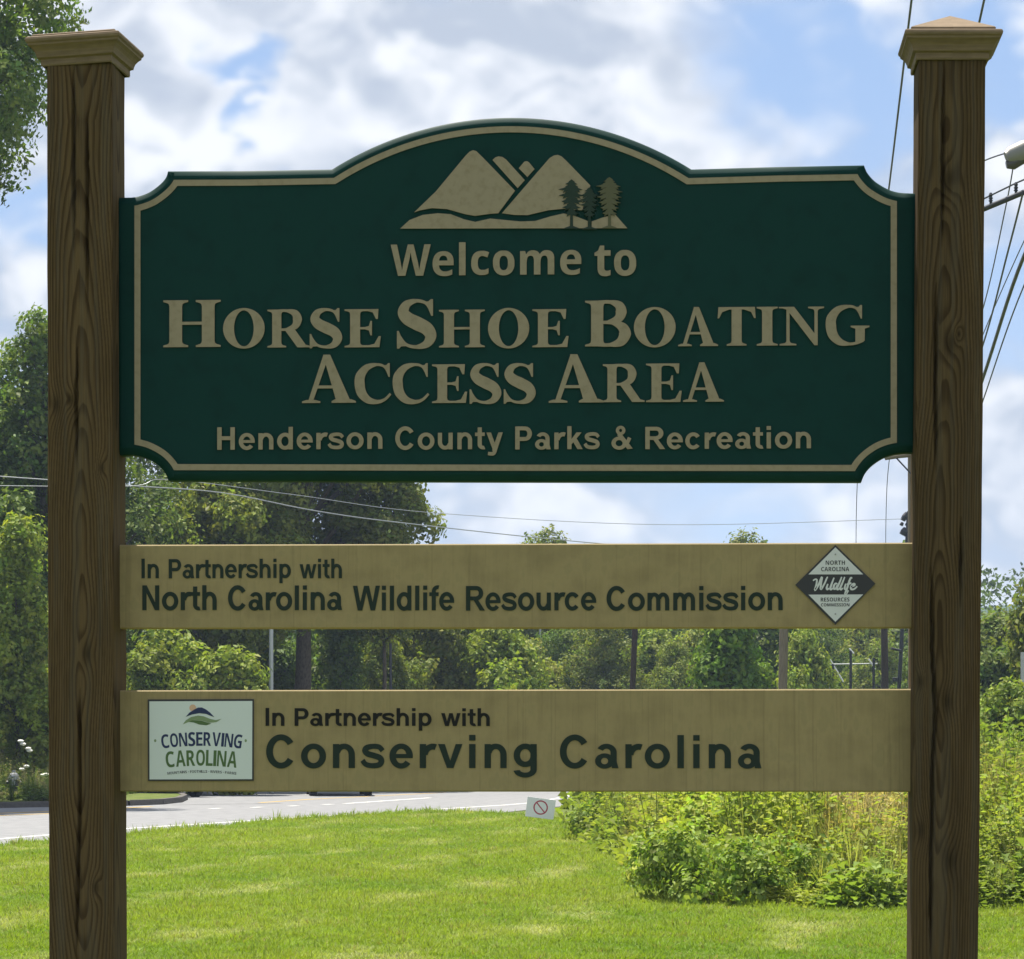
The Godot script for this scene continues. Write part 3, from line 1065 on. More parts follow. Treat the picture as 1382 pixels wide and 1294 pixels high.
	for w in [["Welcome", 527.6, 784.6, 372.8, 328.4], ["to", 802.4, 858.6, 372.4, 328.0], ["Henderson", 293.7, 516.5, 607.2, 575.4], ["County", 533.8, 678.8, 607.0, 575.2], ["Parks", 695.5, 809.5, 606.8, 575.0], ["&", 825.3, 854.0, 606.6, 575.0], ["Recreation", 870.9, 1094.3, 606.4, 574.8]]:
		face = Geo.new(); edge = Geo.new()
		if w[0] in ["Welcome", "to"]:
			sans_word(w[0], sp(w[1], w[3], PANEL_Z), sp(w[2], w[4], PANEL_Z), PANEL_Z - 0.001, 0.0055, face, edge)
		else:
			plain_word(w[0], sp(w[1], w[3], PANEL_Z), sp(w[2], w[4], PANEL_Z), PANEL_Z - 0.001, PANEL_Z + 0.0045, face, edge, 0.05)
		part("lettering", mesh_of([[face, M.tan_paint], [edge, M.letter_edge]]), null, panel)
	build_emblem(panel)
	# the two boards
	var rows := [[735.0, 848.4, 732.2, 847.2, 1.0], [931.0, 1068.6, 930.0, 1068.0, -1.0]]
	for k in 2:
		var r: Array = rows[k]
		var tl := sp(155, r[0], BOARD_Z)
		var bl := sp(155, r[1], BOARD_Z)
		var tr := sp(1240, r[2], BOARD_Z)
		var br := sp(1240, r[3], BOARD_Z)
		var mid := (tl + bl + tr + br) / 4.0
		var slope := ((tr + br) / 2.0 - (tl + bl) / 2.0).angle()
		var gg := Geo.new()
		gg.box(Vector3(mid.x, mid.y, BOARD_Z - 0.019), Vector3(tr.x - tl.x, (tl.y + tr.y - bl.y - br.y) / 2.0, 0.038), 0.0025, Basis(Vector3.BACK, slope))
		var board := part("board", gg, M.board_paint if k == 0 else M.board_paint_low, sign_)
		board.set_meta("label", ["upper tan board lettered in dark green with a diamond plaque", "lower tan board lettered in dark green with a white plaque"][k])
		var words: Array = [
			[["In", 191.2, 214.5, 780.3, 753.8], ["Partnership", 228.0, 392.6, 780.3, 753.8], ["with", 404.5, 461.5, 780.3, 753.8], ["North", 192.4, 292.5, 823.4, 789.6], ["Carolina", 308.0, 461.8, 823.5, 789.8], ["Wildlife", 476.5, 613.0, 823.8, 790.0], ["Resource", 629.0, 804.7, 823.9, 790.2], ["Commission", 818.6, 1056.2, 823.9, 790.4]],
			[["In", 358.6, 384.0, 979.4, 955.2], ["Partnership", 397.8, 582.5, 979.4, 955.4], ["with", 595.5, 661.0, 979.6, 955.6], ["Conserving", 359.4, 724.6, 1036.2, 991.6], ["Carolina", 755.6, 1027.6, 1036.4, 991.8]]][k]
		for w in words:
			face = Geo.new()
			plain_word(w[0], sp(w[1], w[3], BOARD_Z), sp(w[2], w[4], BOARD_Z), BOARD_Z - 0.001, BOARD_Z + 0.0015, face, face, 0.10 if w[3] > 1000.0 else 0.0)
			part("lettering", face, M.black_letter if w[4] < 960.0 and w[4] > 900.0 else M.dark_letter, board)
		if k == 0:
			diamond_plaque(board)
		else:
			square_plaque(board)


func make_post(sign_: Node3D, k: int, a: Vector2, b: Vector2, w: float, cracks: Array) -> MeshInstance3D:
	var top := sp(107, 86, 0.0).y if k == 0 else sp(1285, 80, 0.0).y
	var hw := w / 2.0
	var ch := 0.0035
	var line := []
	for cr in cracks:
		var l := []
		for p in cr:
			l.append(sp(p[0], p[1], 0.0))
		line.append(l)
	var wob := noise(300 + k, 1.0, 3)
	# perimeter: position across, position in depth, outward normal, distance round the post
	var per := []
	for i in 61:
		per.append([lerpf(-hw + ch, hw - ch, i / 60.0), 0.0, Vector3(0, 0, 1)])
	per.append([hw, -ch, Vector3(1, 0, 0)])
	for i in range(1, 7):
		per.append([hw, -ch - (w - 2 * ch) * i / 6.0, Vector3(1, 0, 0)])
	per.append([hw - ch, -w, Vector3(0, 0, -1)])
	per.append([-hw + ch, -w, Vector3(0, 0, -1)])
	for i in 7:
		per.append([-hw, -w + ch + (w - 2 * ch) * i / 6.0, Vector3(-1, 0, 0)])
	per.append([-hw + ch, 0.0, Vector3(0, 0, 1)])
	var ny := 300
	var g := Geo.new()
	var prev := []
	for j in ny + 1:
		var v := lerpf(-0.05, top, float(j) / ny)
		var cx := lerpf(b.x, a.x, (v - b.y) / (a.y - b.y))
		var row := []
		var off := PackedFloat32Array()
		off.resize(per.size())
		for i in per.size():
			var q: Array = per[i]
			var z: float = 0.0012 * wob.get_noise_3d(q[0] * 30.0, v * 3.0, q[1] * 30.0)
			if i < 61:
				for l in line:
					if v > l[0].y + 0.02 or v < l[-1].y - 0.02:
						continue
					for e in l.size() - 1:
						var p0: Vector2 = l[e]
						var p1: Vector2 = l[e + 1]
						if v <= p0.y and v >= p1.y:
							var tt := (p0.y - v) / (p0.y - p1.y)
							var ends := minf(1.0, minf((l[0].y - v) / 0.12 + 0.25, (v - l[-1].y) / 0.12 + 0.15))
							var xx := lerpf(p0.x, p1.x, tt) - cx + 0.002 * wob.get_noise_1d(v * 25.0 + e)
							var dd: float = absf(q[0] - xx) / (0.0038 * ends + 0.0008)
							z -= 0.018 * ends * maxf(0.0, 1.0 - dd)
			off[i] = z
		for i in per.size():
			var q: Array = per[i]
			var nn: Vector3 = q[2]
			if i > 0 and i < 60:
				nn = Vector3(-(off[i + 1] - off[i - 1]) / (2.0 * (w - 2 * ch) / 60.0), 0, 1).normalized()
			var p := Vector3(cx + q[0], v, q[1])
			p += q[2] * off[i]
			var s := 0.0
			if i < 61:
				s = (q[0] + hw) / w
			elif q[2].x > 0.5:
				s = 1.0 - q[1] / w
			elif q[2].z < -0.5:
				s = 2.5 - q[0] / w
			elif q[2].x < -0.5:
				s = 4.0 + q[1] / w
			else:
				s = 4.0
			row.append([p, nn, Vector2(s / 4.0, 1.0 - v / 3.2)])
		if j > 0:
			for i in per.size() - 1:
				var A: Array = prev[i]
				var B: Array = prev[i + 1]
				var C: Array = row[i + 1]
				var D: Array = row[i]
				g.tri(A[0], B[0], C[0], A[1], B[1], C[1], A[2], B[2], C[2])
				g.tri(A[0], C[0], D[0], A[1], C[1], D[1], A[2], C[2], D[2])
		prev = row
	var o := part("post", g, M["post_wood_%d" % k], sign_)
	# cap: square mouldings stacked outward, then a low pyramid (the other cap is flat)
	var u := w / 90.5
	var prof := [[46.0, -1.0], [48.5, -1.0], [49.5, 1.0], [49.5, 8.0], [51.0, 9.0], [53.5, 10.0], [54.5, 14.0], [56.0, 18.0], [59.5, 22.5], [63.0, 25.5], [63.4, 28.0], [65.5, 30.0], [66.2, 33.0], [65.0, 36.0], [63.0, 37.2]]
	prof.append_array([[57.0, 37.6], [57.0, 41.0], [55.5, 42.5], [0.0, 70.0]] if k == 1 else [[58.5, 37.6], [58.5, 39.8], [57.0, 41.2], [0.0, 42.0]])
	var cg := Geo.new()
	for i in prof.size() - 1:
		var r0: float = prof[i][0] * u
		var r1: float = prof[i + 1][0] * u
		var y0: float = prof[i][1] * u
		var y1: float = prof[i + 1][1] * u
		for f in 4:
			var bs := Basis(Vector3.UP, PI / 2 * f)
			var nn := Vector3(0, r0 - r1, y1 - y0).normalized()
			cg.quad(bs * Vector3(-r0, y0, r0), bs * Vector3(r0, y0, r0), bs * Vector3(r1, y1, r1), bs * Vector3(-r1, y1, r1), bs * nn)
	var cap := part("post_cap", cg, M.cap_wood, o)
	var ctop := lerpf(b.x, a.x, (top - b.y) / (a.y - b.y))
	cap.position = Vector3(ctop, top, -hw)
	if k == 0:
		cap.rotation = Vector3(0, deg_to_rad(-4.0), deg_to_rad(2.2))
		cap.set_meta("label", "flat moulded timber cap, its pyramid top missing")
	else:
		cap.rotation = Vector3(0, 0, deg_to_rad(-0.8))
	return o


func emblem_px(a: Array) -> PackedVector2Array:
	var out := PackedVector2Array()
	for i in range(0, a.size(), 2):
		out.append(sp(520.0 + a[i] / 3.949, 190.0 + a[i + 1] / 3.949, PANEL_Z))
	if Geometry2D.is_polygon_clockwise(out):
		out.reverse()
	return out


func build_emblem(panel: Node3D) -> void:
	var hills := [
		[155, 383, 270, 272, 430, 80, 450, 60, 468, 52, 486, 57, 520, 90, 692, 268, 603, 388, 560, 391, 480, 402, 430, 394, 330, 366, 250, 361, 190, 372],
		[572, 104, 588, 90, 605, 85, 625, 88, 645, 102, 744, 212, 706, 254],
		[712, 148, 742, 113, 755, 110, 766, 116, 796, 153, 758, 195],
		[622, 388, 876, 94, 900, 80, 920, 77, 940, 85, 965, 108, 1093, 240, 1080, 300, 1050, 372, 1000, 370, 950, 364, 870, 372, 760, 398, 690, 397],
		[80, 470, 130, 424, 200, 397, 280, 388, 350, 393, 420, 420, 480, 434, 560, 416, 640, 424, 720, 432, 800, 429, 880, 405, 950, 389, 1000, 398, 1086, 432, 1086, 468],
		[1100, 468, 1100, 432, 1160, 410, 1225, 394, 1290, 468]]
	for h in hills:
		var face := Geo.new()
		var edge := Geo.new()
		face.plate([emblem_px(h)], [], PANEL_Z - 0.001, PANEL_Z + 0.0045, edge)
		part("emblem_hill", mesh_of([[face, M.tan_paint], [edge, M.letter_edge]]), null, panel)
	# three little trees: jagged tiers on a trunk
	var r := RandomNumberGenerator.new()
	r.seed = 5
	for tr in [[993.0, 208.0, 462.0, 66.0, 6, 0], [1088.0, 250.0, 466.0, 52.0, 6, 0], [1195.0, 196.0, 460.0, 72.0, 7, 1]]:
		var shape := []
		var y0: float = tr[1]
		var y1: float = tr[2]
		var foot: float = y1 - 62.0
		for k in int(tr[4]):
			var f: float = (k + 1.0) / tr[4]
			var hw: float = tr[3] * (0.42 + 0.58 * sin(PI * pow(f, 0.8) * 0.93)) * (1.0 if k > 0 else 0.6)
			var ya: float = lerpf(y0, foot, maxf(f - 1.35 / tr[4], 0.0))
			var yb: float = lerpf(y0, foot, f)
			shape.append(pv([tr[0], ya, tr[0] + hw * 0.55, lerpf(ya, yb, 0.42), tr[0] + hw * 0.5, lerpf(ya, yb, 0.55), tr[0] + hw * r.randf_range(0.85, 1.1), lerpf(ya, yb, 0.8), tr[0] + hw * 0.6, lerpf(ya, yb, 0.86), tr[0] + hw * 0.75, yb + 7, tr[0] + hw * 0.2, yb - 4, tr[0], yb + 6, tr[0] - hw * 0.25, yb - 4, tr[0] - hw * 0.72, yb + 7, tr[0] - hw * 0.62, lerpf(ya, yb, 0.88), tr[0] - hw * r.randf_range(0.85, 1.1), lerpf(ya, yb, 0.76), tr[0] - hw * 0.5, lerpf(ya, yb, 0.5), tr[0] - hw * 0.52, lerpf(ya, yb, 0.4)]))
		shape.append(pv([tr[0] - 6, foot - 60, tr[0] + 6, foot - 60, tr[0] + 8, y1 - 6, tr[0] + 38, y1 + 5, tr[0] + 38, y1 + 9, tr[0] - 38, y1 + 9, tr[0] - 38, y1 + 5, tr[0] - 8, y1 - 6]))
		var un := unite(shape)
		var outs := []
		var holes := []
		for k in 2:
			for p in un[k]:
				var w := PackedVector2Array()
				for q in p:
					w.append(sp(520.0 + q.x / 100.0 / 3.949, 190.0 + q.y / 100.0 / 3.949, PANEL_Z))
				(outs if k == 0 else holes).append(w)
		var face := Geo.new()
		face.plate(outs, holes, PANEL_Z + 0.002, PANEL_Z + 0.0062)
		part("emblem_tree", face, M.emblem_tree if tr[5] == 0 else M.emblem_tree_pale, panel)


func px_map(x0: float, y0: float, sc: float, a: Array) -> PackedVector2Array:
	var out := PackedVector2Array()
	for i in range(0, a.size(), 2):
		out.append(sp(x0 + a[i] / sc, y0 + a[i + 1] / sc, BOARD_Z))
	return out


func diamond_plaque(board: Node3D) -> void:
	var z := BOARD_Z
	var P := func(a: Array): return px_map(1040.0, 720.0, 6.91, a)
	var black := Geo.new()
	var white := Geo.new()
	black.plate([P.call([230, 478, 603, 850, 975, 467, 603, 107])], [], z - 0.001, z + 0.003)
	white.plate([P.call([352, 381, 862, 381, 603, 129])], [], z + 0.003, z + 0.0034)
	white.plate([P.call([352, 570, 603, 823, 862, 568])], [], z + 0.003, z + 0.0034)
	# brush script across the dark band: each letter a stroke of the pen
	var pen := [
		[395, 440, 412, 428, 430, 432, 425, 480, 412, 528, 445, 480, 470, 420, 478, 412, 468, 470, 468, 520, 500, 470, 524, 415, 534, 408], [533, 470, 522, 505, 528, 520, 545, 510],
		[590, 412, 570, 465, 556, 510, 562, 522, 578, 510], [622, 470, 604, 466, 588, 490, 590, 515, 606, 512, 622, 478], [662, 405, 640, 460, 618, 508, 626, 522, 642, 508],
		[690, 405, 668, 460, 648, 508, 656, 522, 672, 508], [700, 468, 690, 505, 695, 520, 712, 508], [758, 420, 748, 412, 734, 440, 712, 510, 694, 562, 706, 560, 724, 530], [708, 474, 735, 466, 752, 462],
		[748, 496, 778, 486, 782, 472, 766, 472, 748, 498, 752, 520, 780, 516, 806, 492]]
	for i in pen.size():
		var s := stroke(pen[i], [12.0, 19.0, 19.0, 13.0], 5)
		var q := []
		for p in s:
			q.append_array([p.x, p.y])
		var poly: PackedVector2Array = P.call(q)
		for o in Geometry2D.merge_polygons(poly, PackedVector2Array([poly[0], poly[0] + Vector2(1e-5, 0), poly[0] + Vector2(0, 1e-5)])):
			if not Geometry2D.is_polygon_clockwise(o):
				white.plate([o], [], z + 0.003, z + 0.0034 + 0.00006 * i)
	for w in [["NORTH", 512, 692, 292, 252], ["CAROLINA", 470, 732, 352, 312], ["RESOURCES", 466, 734, 634, 597], ["COMMISSION", 468, 734, 680, 650]]:
		var c: PackedVector2Array = P.call([w[1], w[3], w[2], w[4]])
		sans_word(w[0], c[0], c[1], z + 0.0033, 0.0004, black, black)
	var screw := Geo.new()
	for s in [[603, 195], [603, 750]]:
		var c: PackedVector2Array = P.call([s[0], s[1]])
		screw.lathe([[0.0018, 0.0], [0.0018, 0.0008], [0.0, 0.0012]], 8, Vector3(c[0].x, c[0].y, z + 0.0034), Basis(Vector3.RIGHT, PI / 2))
	part("diamond_plaque", mesh_of([[black, M.plaque_black], [white, M.plaque_pale], [screw, M.screw_metal]]), null, board)


func square_plaque(board: Node3D) -> void:
	var z := BOARD_Z
	var P := func(a: Array): return px_map(140.0, 920.0, 5.758, a)
	var fix := func(p: PackedVector2Array) -> PackedVector2Array:
		if Geometry2D.is_polygon_clockwise(p):
			p.reverse()
		return p
	var black := Geo.new()
	var white := Geo.new()
	var navy := Geo.new()
	var green := Geo.new()
	var pale := Geo.new()
	var sun := Geo.new()
	var grey := Geo.new()
	black.plate([fix.call(P.call([345, 137, 1168, 134, 1166, 768, 347, 770]))], [], z - 0.001, z + 0.003)
	white.plate([fix.call(P.call([358, 152, 1157, 149, 1155, 756, 359, 758]))], [], z + 0.003, z + 0.0034)
	var circ := []
	for i in 20:
		circ.append_array([695 + cos(TAU * i / 20) * 27, 203 + sin(TAU * i / 20) * 27])
	sun.plate([fix.call(P.call(circ))], [], z + 0.003, z + 0.0037)
	navy.plate([fix.call(P.call([640, 272, 668, 240, 705, 216, 735, 200, 765, 199, 795, 213, 828, 238, 862, 274, 838, 266, 800, 250, 745, 244, 690, 254]))], [], z + 0.003, z + 0.0040)
	pale.plate([fix.call(P.call([618, 330, 640, 300, 680, 274, 735, 262, 780, 268, 830, 288, 872, 297, 918, 288, 880, 312, 820, 318, 760, 300, 700, 296]))], [], z + 0.003, z + 0.0040)
	green.plate([fix.call(P.call([650, 310, 700, 298, 760, 302, 818, 320, 840, 324, 800, 338, 745, 332, 700, 316]))], [], z + 0.003, z + 0.0038)
	for d in [[403, 457], [1106, 457]]:
		var dot := []
		for i in 10:
			dot.append_array([d[0] + cos(TAU * i / 10) * 9, d[1] + sin(TAU * i / 10) * 12])
		pale.plate([fix.call(P.call(dot))], [], z + 0.003, z + 0.0037)
	var arc := func(text: String, x0: float, x1: float, ybase: float, tall: float, bow: float, widths: Dictionary, g: Geo):
		var total := 0.0
		for ch in text:
			total += widths.get(ch, 1.0)
		var x := x0
		for ch in text:
			var wd: float = widths.get(ch, 1.0) / total * (x1 - x0)
			var f := ((x + wd / 2) - (x0 + x1) / 2) / ((x1 - x0) / 2)
			var rise := bow * f * f
			if ch != " ":
				var c: PackedVector2Array = P.call([x + wd * 0.06, ybase + rise, x + wd * 0.94, ybase + rise - tall])
				var mid := (c[0] + c[1]) / 2
				var xf := Transform2D(0.0, mid) * Transform2D(-f * bow * 2.0 / ((x1 - x0) / 2), Vector2.ZERO) * Transform2D(0.0, -mid)
				if ch == "I":
					g.plate([PackedVector2Array([xf * c[0], xf * Vector2(c[1].x, c[0].y), xf * c[1], xf * Vector2(c[0].x, c[1].y)])], [], z + 0.0033, z + 0.0037)
				else:
					sans_word(ch, c[0], c[1], z + 0.0033, 0.0004, g, g, xf)
			x += wd
	var wd := {"I": 0.34, "V": 1.08, "E": 0.82, "R": 0.98, "L": 0.78, "A": 1.1, "N": 1.04, "M": 1.25, "·": 0.3, " ": 0.5, "S": 0.9, "F": 0.8}
	arc.call("CONSERVING", 446.0, 1080.0, 497.0, 106.0, 24.0, wd, navy)
	arc.call("CAROLINA", 480.0, 1044.0, 652.0, 122.0, 17.0, wd, green)
	arc.call("MOUNTAINS · FOOTHILLS · RIVERS · FARMS", 496.0, 1034.0, 706.0, 20.0, 16.0, wd, grey)
	part("plaque", mesh_of([[black, M.plaque_black], [white, M.plaque_white], [navy, M.print_navy], [green, M.print_green], [pale, M.print_pale_green], [sun, M.print_sun], [grey, M.print_grey]]), null, board)


# ------------------------------------------------------------------ ground and road
var lawn_edge := []      # [x, depth] where the lawn meets the road
var weed_edge := []      # [x, depth] where the lawn meets the weeds


func sheet(pts: Array, y: float) -> Geo:
	var g := Geo.new()
	var p := PackedVector2Array()
	for q in pts:
		p.append(Vector2(q.x, q.z))
	var ix := Geometry2D.triangulate_polygon(p)
	for k in range(0, ix.size(), 3):
		var t := []
		for e in 3:
			t.append(Vector3(p[ix[k + e]].x, y, p[ix[k + e]].y))
		g.tri(t[0], t[1], t[2], Vector3.UP, Vector3.UP, Vector3.UP)
	return g


func ribbon(px: Array, half: float, y: float) -> Geo:
	var g := Geo.new()
	var pts := []
	for q in px:
		pts.append(on_ground(q[0], q[1]))
	for i in pts.size() - 1:
		var a: Vector3 = pts[i]
		var b: Vector3 = pts[i + 1]
		var s0 := ((pts[mini(i + 1, pts.size() - 1)] - pts[maxi(i - 1, 0)]) as Vector3).normalized().cross(Vector3.UP) * half
		var s1 := ((pts[mini(i + 2, pts.size() - 1)] - pts[i]) as Vector3).normalized().cross(Vector3.UP) * half
		var up := Vector3(0, y, 0)
		g.quad(a - s0 + up, b - s1 + up, b + s1 + up, a + s0 + up, Vector3.UP)
	return g


func build_ground() -> void:
	var g := Geo.new()
	var R := 3000.0
	for i in 12:
		for j in 12:
			var x0 := lerpf(-R, R, i / 12.0)
			var x1 := lerpf(-R, R, (i + 1) / 12.0)
			var z0 := lerpf(-R, R * 0.2, j / 12.0)
			var z1 := lerpf(-R, R * 0.2, (j + 1) / 12.0)
			g.quad(Vector3(x0, 0, z0), Vector3(x1, 0, z0), Vector3(x1, 0, z1), Vector3(x0, 0, z1), Vector3.UP)
	setting("ground", g, M.soil_grass)
	for q in [[0, 1147], [65, 1139.5], [170, 1130.5], [238, 1124.5], [316, 1117.5], [420, 1108.5], [519, 1103], [564, 1100], [631, 1100], [698, 1104], [745, 1108]]:
		var p := on_ground(q[0], q[1])
		lawn_edge.append([p.x, -p.z])
	for q in [[745, 1108], [780, 1130], [850, 1165], [905, 1198], [960, 1220], [1010, 1228]]:
		var p := on_ground(q[0], q[1])
		weed_edge.append([p.x, -p.z])
	# asphalt: the near edge lies a little under the grass, the far side opens into a junction
	var e: Array = lawn_edge
	var near := [Vector3(e[0][0] - 0.3 - 8.5, 0, -e[0][1] + 30.0)]
	for k in range(0, 8):
		near.append(Vector3(e[k][0] + 0.35, 0, -e[k][1] + 0.6))
	near.append_array([Vector3(-0.4, 0, -65.0), Vector3(1.2, 0, -72.0), Vector3(2.9, 0, -84.0), Vector3(5.5, 0, -104.0), Vector3(9.0, 0, -135.0), Vector3(12.0, 0, -170.0), Vector3(0.5, 0, -170.0), Vector3(-3.0, 0, -126.0), Vector3(-9.0, 0, -112.0), Vector3(-44.0, 0, -112.0), Vector3(-44.0, 0, -13.0)])
	setting("road", sheet(near, 0.010), M.asphalt)
	# painted lines
	var white := ribbon([[-80, 1141], [0, 1133], [65, 1127.6], [170, 1119], [316, 1109.8], [420, 1102.5], [519, 1097], [600, 1092], [680, 1087], [712, 1084.4], [754, 1077.5], [780, 1071]], 0.075, 0.014)
	setting("edge_line", white, M.line_white)
	setting("yellow_line", ribbon([[-120, 1103], [0, 1098], [65, 1095.6], [170, 1090.8], [204, 1089]], 0.10, 0.014), M.line_yellow)
	setting("yellow_line", ribbon([[-120, 1106.4], [0, 1101.2], [65, 1098.6], [110, 1096.4]], 0.08, 0.014), M.line_yellow)
	setting("yellow_line", ribbon([[350, 1083.8], [420, 1079], [500, 1075], [600, 1070]], 0.07, 0.014), M.line_yellow)
	for d in [[217, 1094.2, 233, 1093.4], [283, 1092, 298, 1091.2], [340, 1090.4, 353, 1089.6], [389, 1088.4, 402, 1087.7], [436, 1086.4, 449, 1085.7], [465, 1085, 581, 1077]]:
		setting("lane_line", ribbon([[d[0], d[1]], [d[2], d[3]]], 0.085, 0.014), M.line_white)
	setting("kerb_shadow_strip", ribbon([[232, 1086.8], [290, 1085.8], [345, 1085.2], [380, 1084.4]], 0.06, 0.013), M.kerb_shadow_dark)  # dark strip painted on the asphalt as the shadow line continuing the kerb
	# far verge: a kerbed bank
	var bank := [Vector3(-40, 0, -20), Vector3(-25.5, 0, -24)]
	for q in [[-60, 1093.5], [0, 1090.6], [66, 1089.4], [170, 1087.8], [215, 1086], [240, 1083.2], [248, 1079.5], [236, 1073.5], [170, 1068]]:
		bank.append(on_ground(q[0], q[1]))
	bank.append_array([Vector3(-18, 0, -99), Vector3(-43, 0, -100)])
	var bg := sheet(bank, 0.13)
	setting("verge", bg, M.soil_grass)
	var kg := Geo.new()
	for i in range(1, 11):
		var a: Vector3 = bank[i]
		var b: Vector3 = bank[i + 1]
		var dir := (b - a).normalized()
		var out := dir.cross(Vector3.UP)
		if out.dot(a - Vector3(-25, 0, -75)) < 0.0:
			out = -out
		var up := Vector3(0, 0.15, 0)
		kg.quad(a + out * 0.12, b + out * 0.12, b + out * 0.10 + up, a + out * 0.10 + up, out)
		kg.quad(a + out * 0.10 + up, b + out * 0.10 + up, b - out * 0.06 + up, a - out * 0.06 + up, Vector3.UP)
	setting("kerb", kg, M.kerb_concrete)
	# wooded ridge far away
	var rn := noise(77, 1.0, 5)
	var hg := Geo.new()
	var cols := 150
	var rowsn := 26
	var pt := func(i: int, j: int) -> Vector3:
		var x := lerpf(-900.0, 1100.0, i / float(cols))
		var z := lerpf(-800.0, -1500.0, j / float(rowsn))
		var h := 58.0 * smoothstep(-800.0, -1180.0, z) + 12.0 * rn.get_noise_2d(x * 0.004, z * 0.004 + 3.0) * smoothstep(-800.0, -1000.0, z)
		h += 5.0 * rn.get_noise_2d(x * 0.06, z * 0.06)
		return Vector3(x, h - 2.0, z)
	for i in cols:
		for j in rowsn:
			var a: Vector3 = pt.call(i, j)
			var b: Vector3 = pt.call(i + 1, j)
			var c: Vector3 = pt.call(i + 1, j + 1)
			var d: Vector3 = pt.call(i, j + 1)
			hg.flat(a, b, c, Vector3.UP)
			hg.flat(a, c, d, Vector3.UP)
	setting("hills", hg, M.ridge_forest)


# ------------------------------------------------------------------ foliage
# a spray of leaves round a twig that points along +y: [positions, normals, triangle corners]
func leaf_spray(sd: int, count: int, length: float, ll: float, lw: float) -> Array:
	var r := RandomNumberGenerator.new()
	r.seed = sd
	var v := PackedVector3Array()
	var n := PackedVector3Array()
	var ix := PackedInt32Array()
	for i in count:
		var f := (i + 0.5) / count
		var ang := i * 2.4 + r.randf_range(-0.5, 0.5)
		var base := Vector3(r.randf_range(-0.3, 0.3) * length, f * length, r.randf_range(-0.3, 0.3) * length)
		var out := Vector3(cos(ang), r.randf_range(-0.35, 0.75), sin(ang)).normalized()
		var side := out.cross(Vector3.UP).normalized().rotated(out, r.randf_range(-0.7, 0.7))
		var nn := side.cross(out).normalized()
		var L := ll * r.randf_range(0.7, 1.25)
		var W := lw * r.randf_range(0.75, 1.2) * 0.5
		var mid := base + out * L * 0.5 - nn * L * 0.06
		var at := v.size()
		v.append_array([base, mid + side * W + nn * W * 0.3, base + out * L - nn * L * r.randf_range(0.05, 0.3), mid - side * W + nn * W * 0.3])
		n.append_array([nn, (nn - side * 0.3).normalized(), nn, (nn + side * 0.3).normalized()])
		ix.append_array([at, at + 2, at + 1, at, at + 3, at + 2])
	return [v, n, ix]


# all the sprays of one crown as one mesh
func leaf_mass(sets: Array, xf: Array, cols: PackedColorArray) -> ArrayMesh:
	var v := PackedVector3Array()
	var n := PackedVector3Array()
	var c := PackedColorArray()
	var ix := PackedInt32Array()
	var cc := PackedColorArray()
	for i in xf.size():
		var t: Array = sets[i % sets.size()]
		var x: Transform3D = xf[i]
		var at := v.size()
		v.append_array(x * (t[0] as PackedVector3Array))
		n.append_array(Transform3D(x.basis.orthonormalized(), Vector3.ZERO) * (t[1] as PackedVector3Array))
		cc.resize(t[0].size())
		cc.fill(cols[i])
		c.append_array(cc)
		for k in t[2]:
			ix.append(at + k)
	var a := []
	a.resize(Mesh.ARRAY_MAX)
	a[Mesh.ARRAY_VERTEX] = v
	a[Mesh.ARRAY_NORMAL] = n
	a[Mesh.ARRAY_COLOR] = c
	a[Mesh.ARRAY_INDEX] = ix
	var m := ArrayMesh.new()
	m.add_surface_from_arrays(Mesh.PRIMITIVE_TRIANGLES, a)
	m.surface_set_material(0, M.leaf)
	return m


func turned(y: Vector3, roll: float) -> Basis:
	var x := y.cross(Vector3.RIGHT if absf(y.x) < 0.8 else Vector3.FORWARD).normalized()
	return Basis(y, roll) * Basis(x, y, x.cross(y))


func multi(called: String, m: Mesh, xf: Array, cols: PackedColorArray, parent: Node) -> MultiMeshInstance3D:
	var mm := MultiMesh.new()
	mm.transform_format = MultiMesh.TRANSFORM_3D
	mm.use_colors = true
	mm.mesh = m
	mm.instance_count = xf.size()
	for i in xf.size():
		mm.set_instance_transform(i, xf[i])
		mm.set_instance_color(i, cols[i])
	var o := MultiMeshInstance3D.new()
	o.name = called
	o.multimesh = mm
	parent.add_child(o, true)
	return o


var sprays := []


func fill_lobes(r: RandomNumberGenerator, lobes: Array, count: int, tint: Color, scale: float, hollow := 0.55) -> Array:
	var xf := []
	var cols := PackedColorArray()
	var total := 0.0
	for l in lobes:
		total += l[1].x * l[1].x
	for l in lobes:
		var c: Vector3 = l[0]
		var rad: Vector3 = l[1]
		var k := int(count * rad.x * rad.x / total)
		var lt := r.randf_range(0.85, 1.18)
		for i in k:
			var d := Vector3(r.randfn(), r.randfn() + 0.25, r.randfn()).normalized()
			var f := lerpf(hollow, 1.08, sqrt(r.randf()))
			var s := scale * r.randf_range(0.7, 1.3)
			if i % 7 == 0 and hollow > 0.25:
				f *= 0.55
				s *= 1.25
			var y := (d + Vector3(r.randfn(), r.randfn() + 0.5, r.randfn()) * 0.45).normalized()
			xf.append(Transform3D(turned(y, r.randf() * TAU).scaled(Vector3.ONE * s), c + d * rad * f))
			var b := lt * r.randf_range(0.7, 1.3)
			cols.append(Color(tint.r * b * r.randf_range(0.9, 1.25), tint.g * b, tint.b * b * r.randf_range(0.8, 1.2)))
	return [xf, cols]


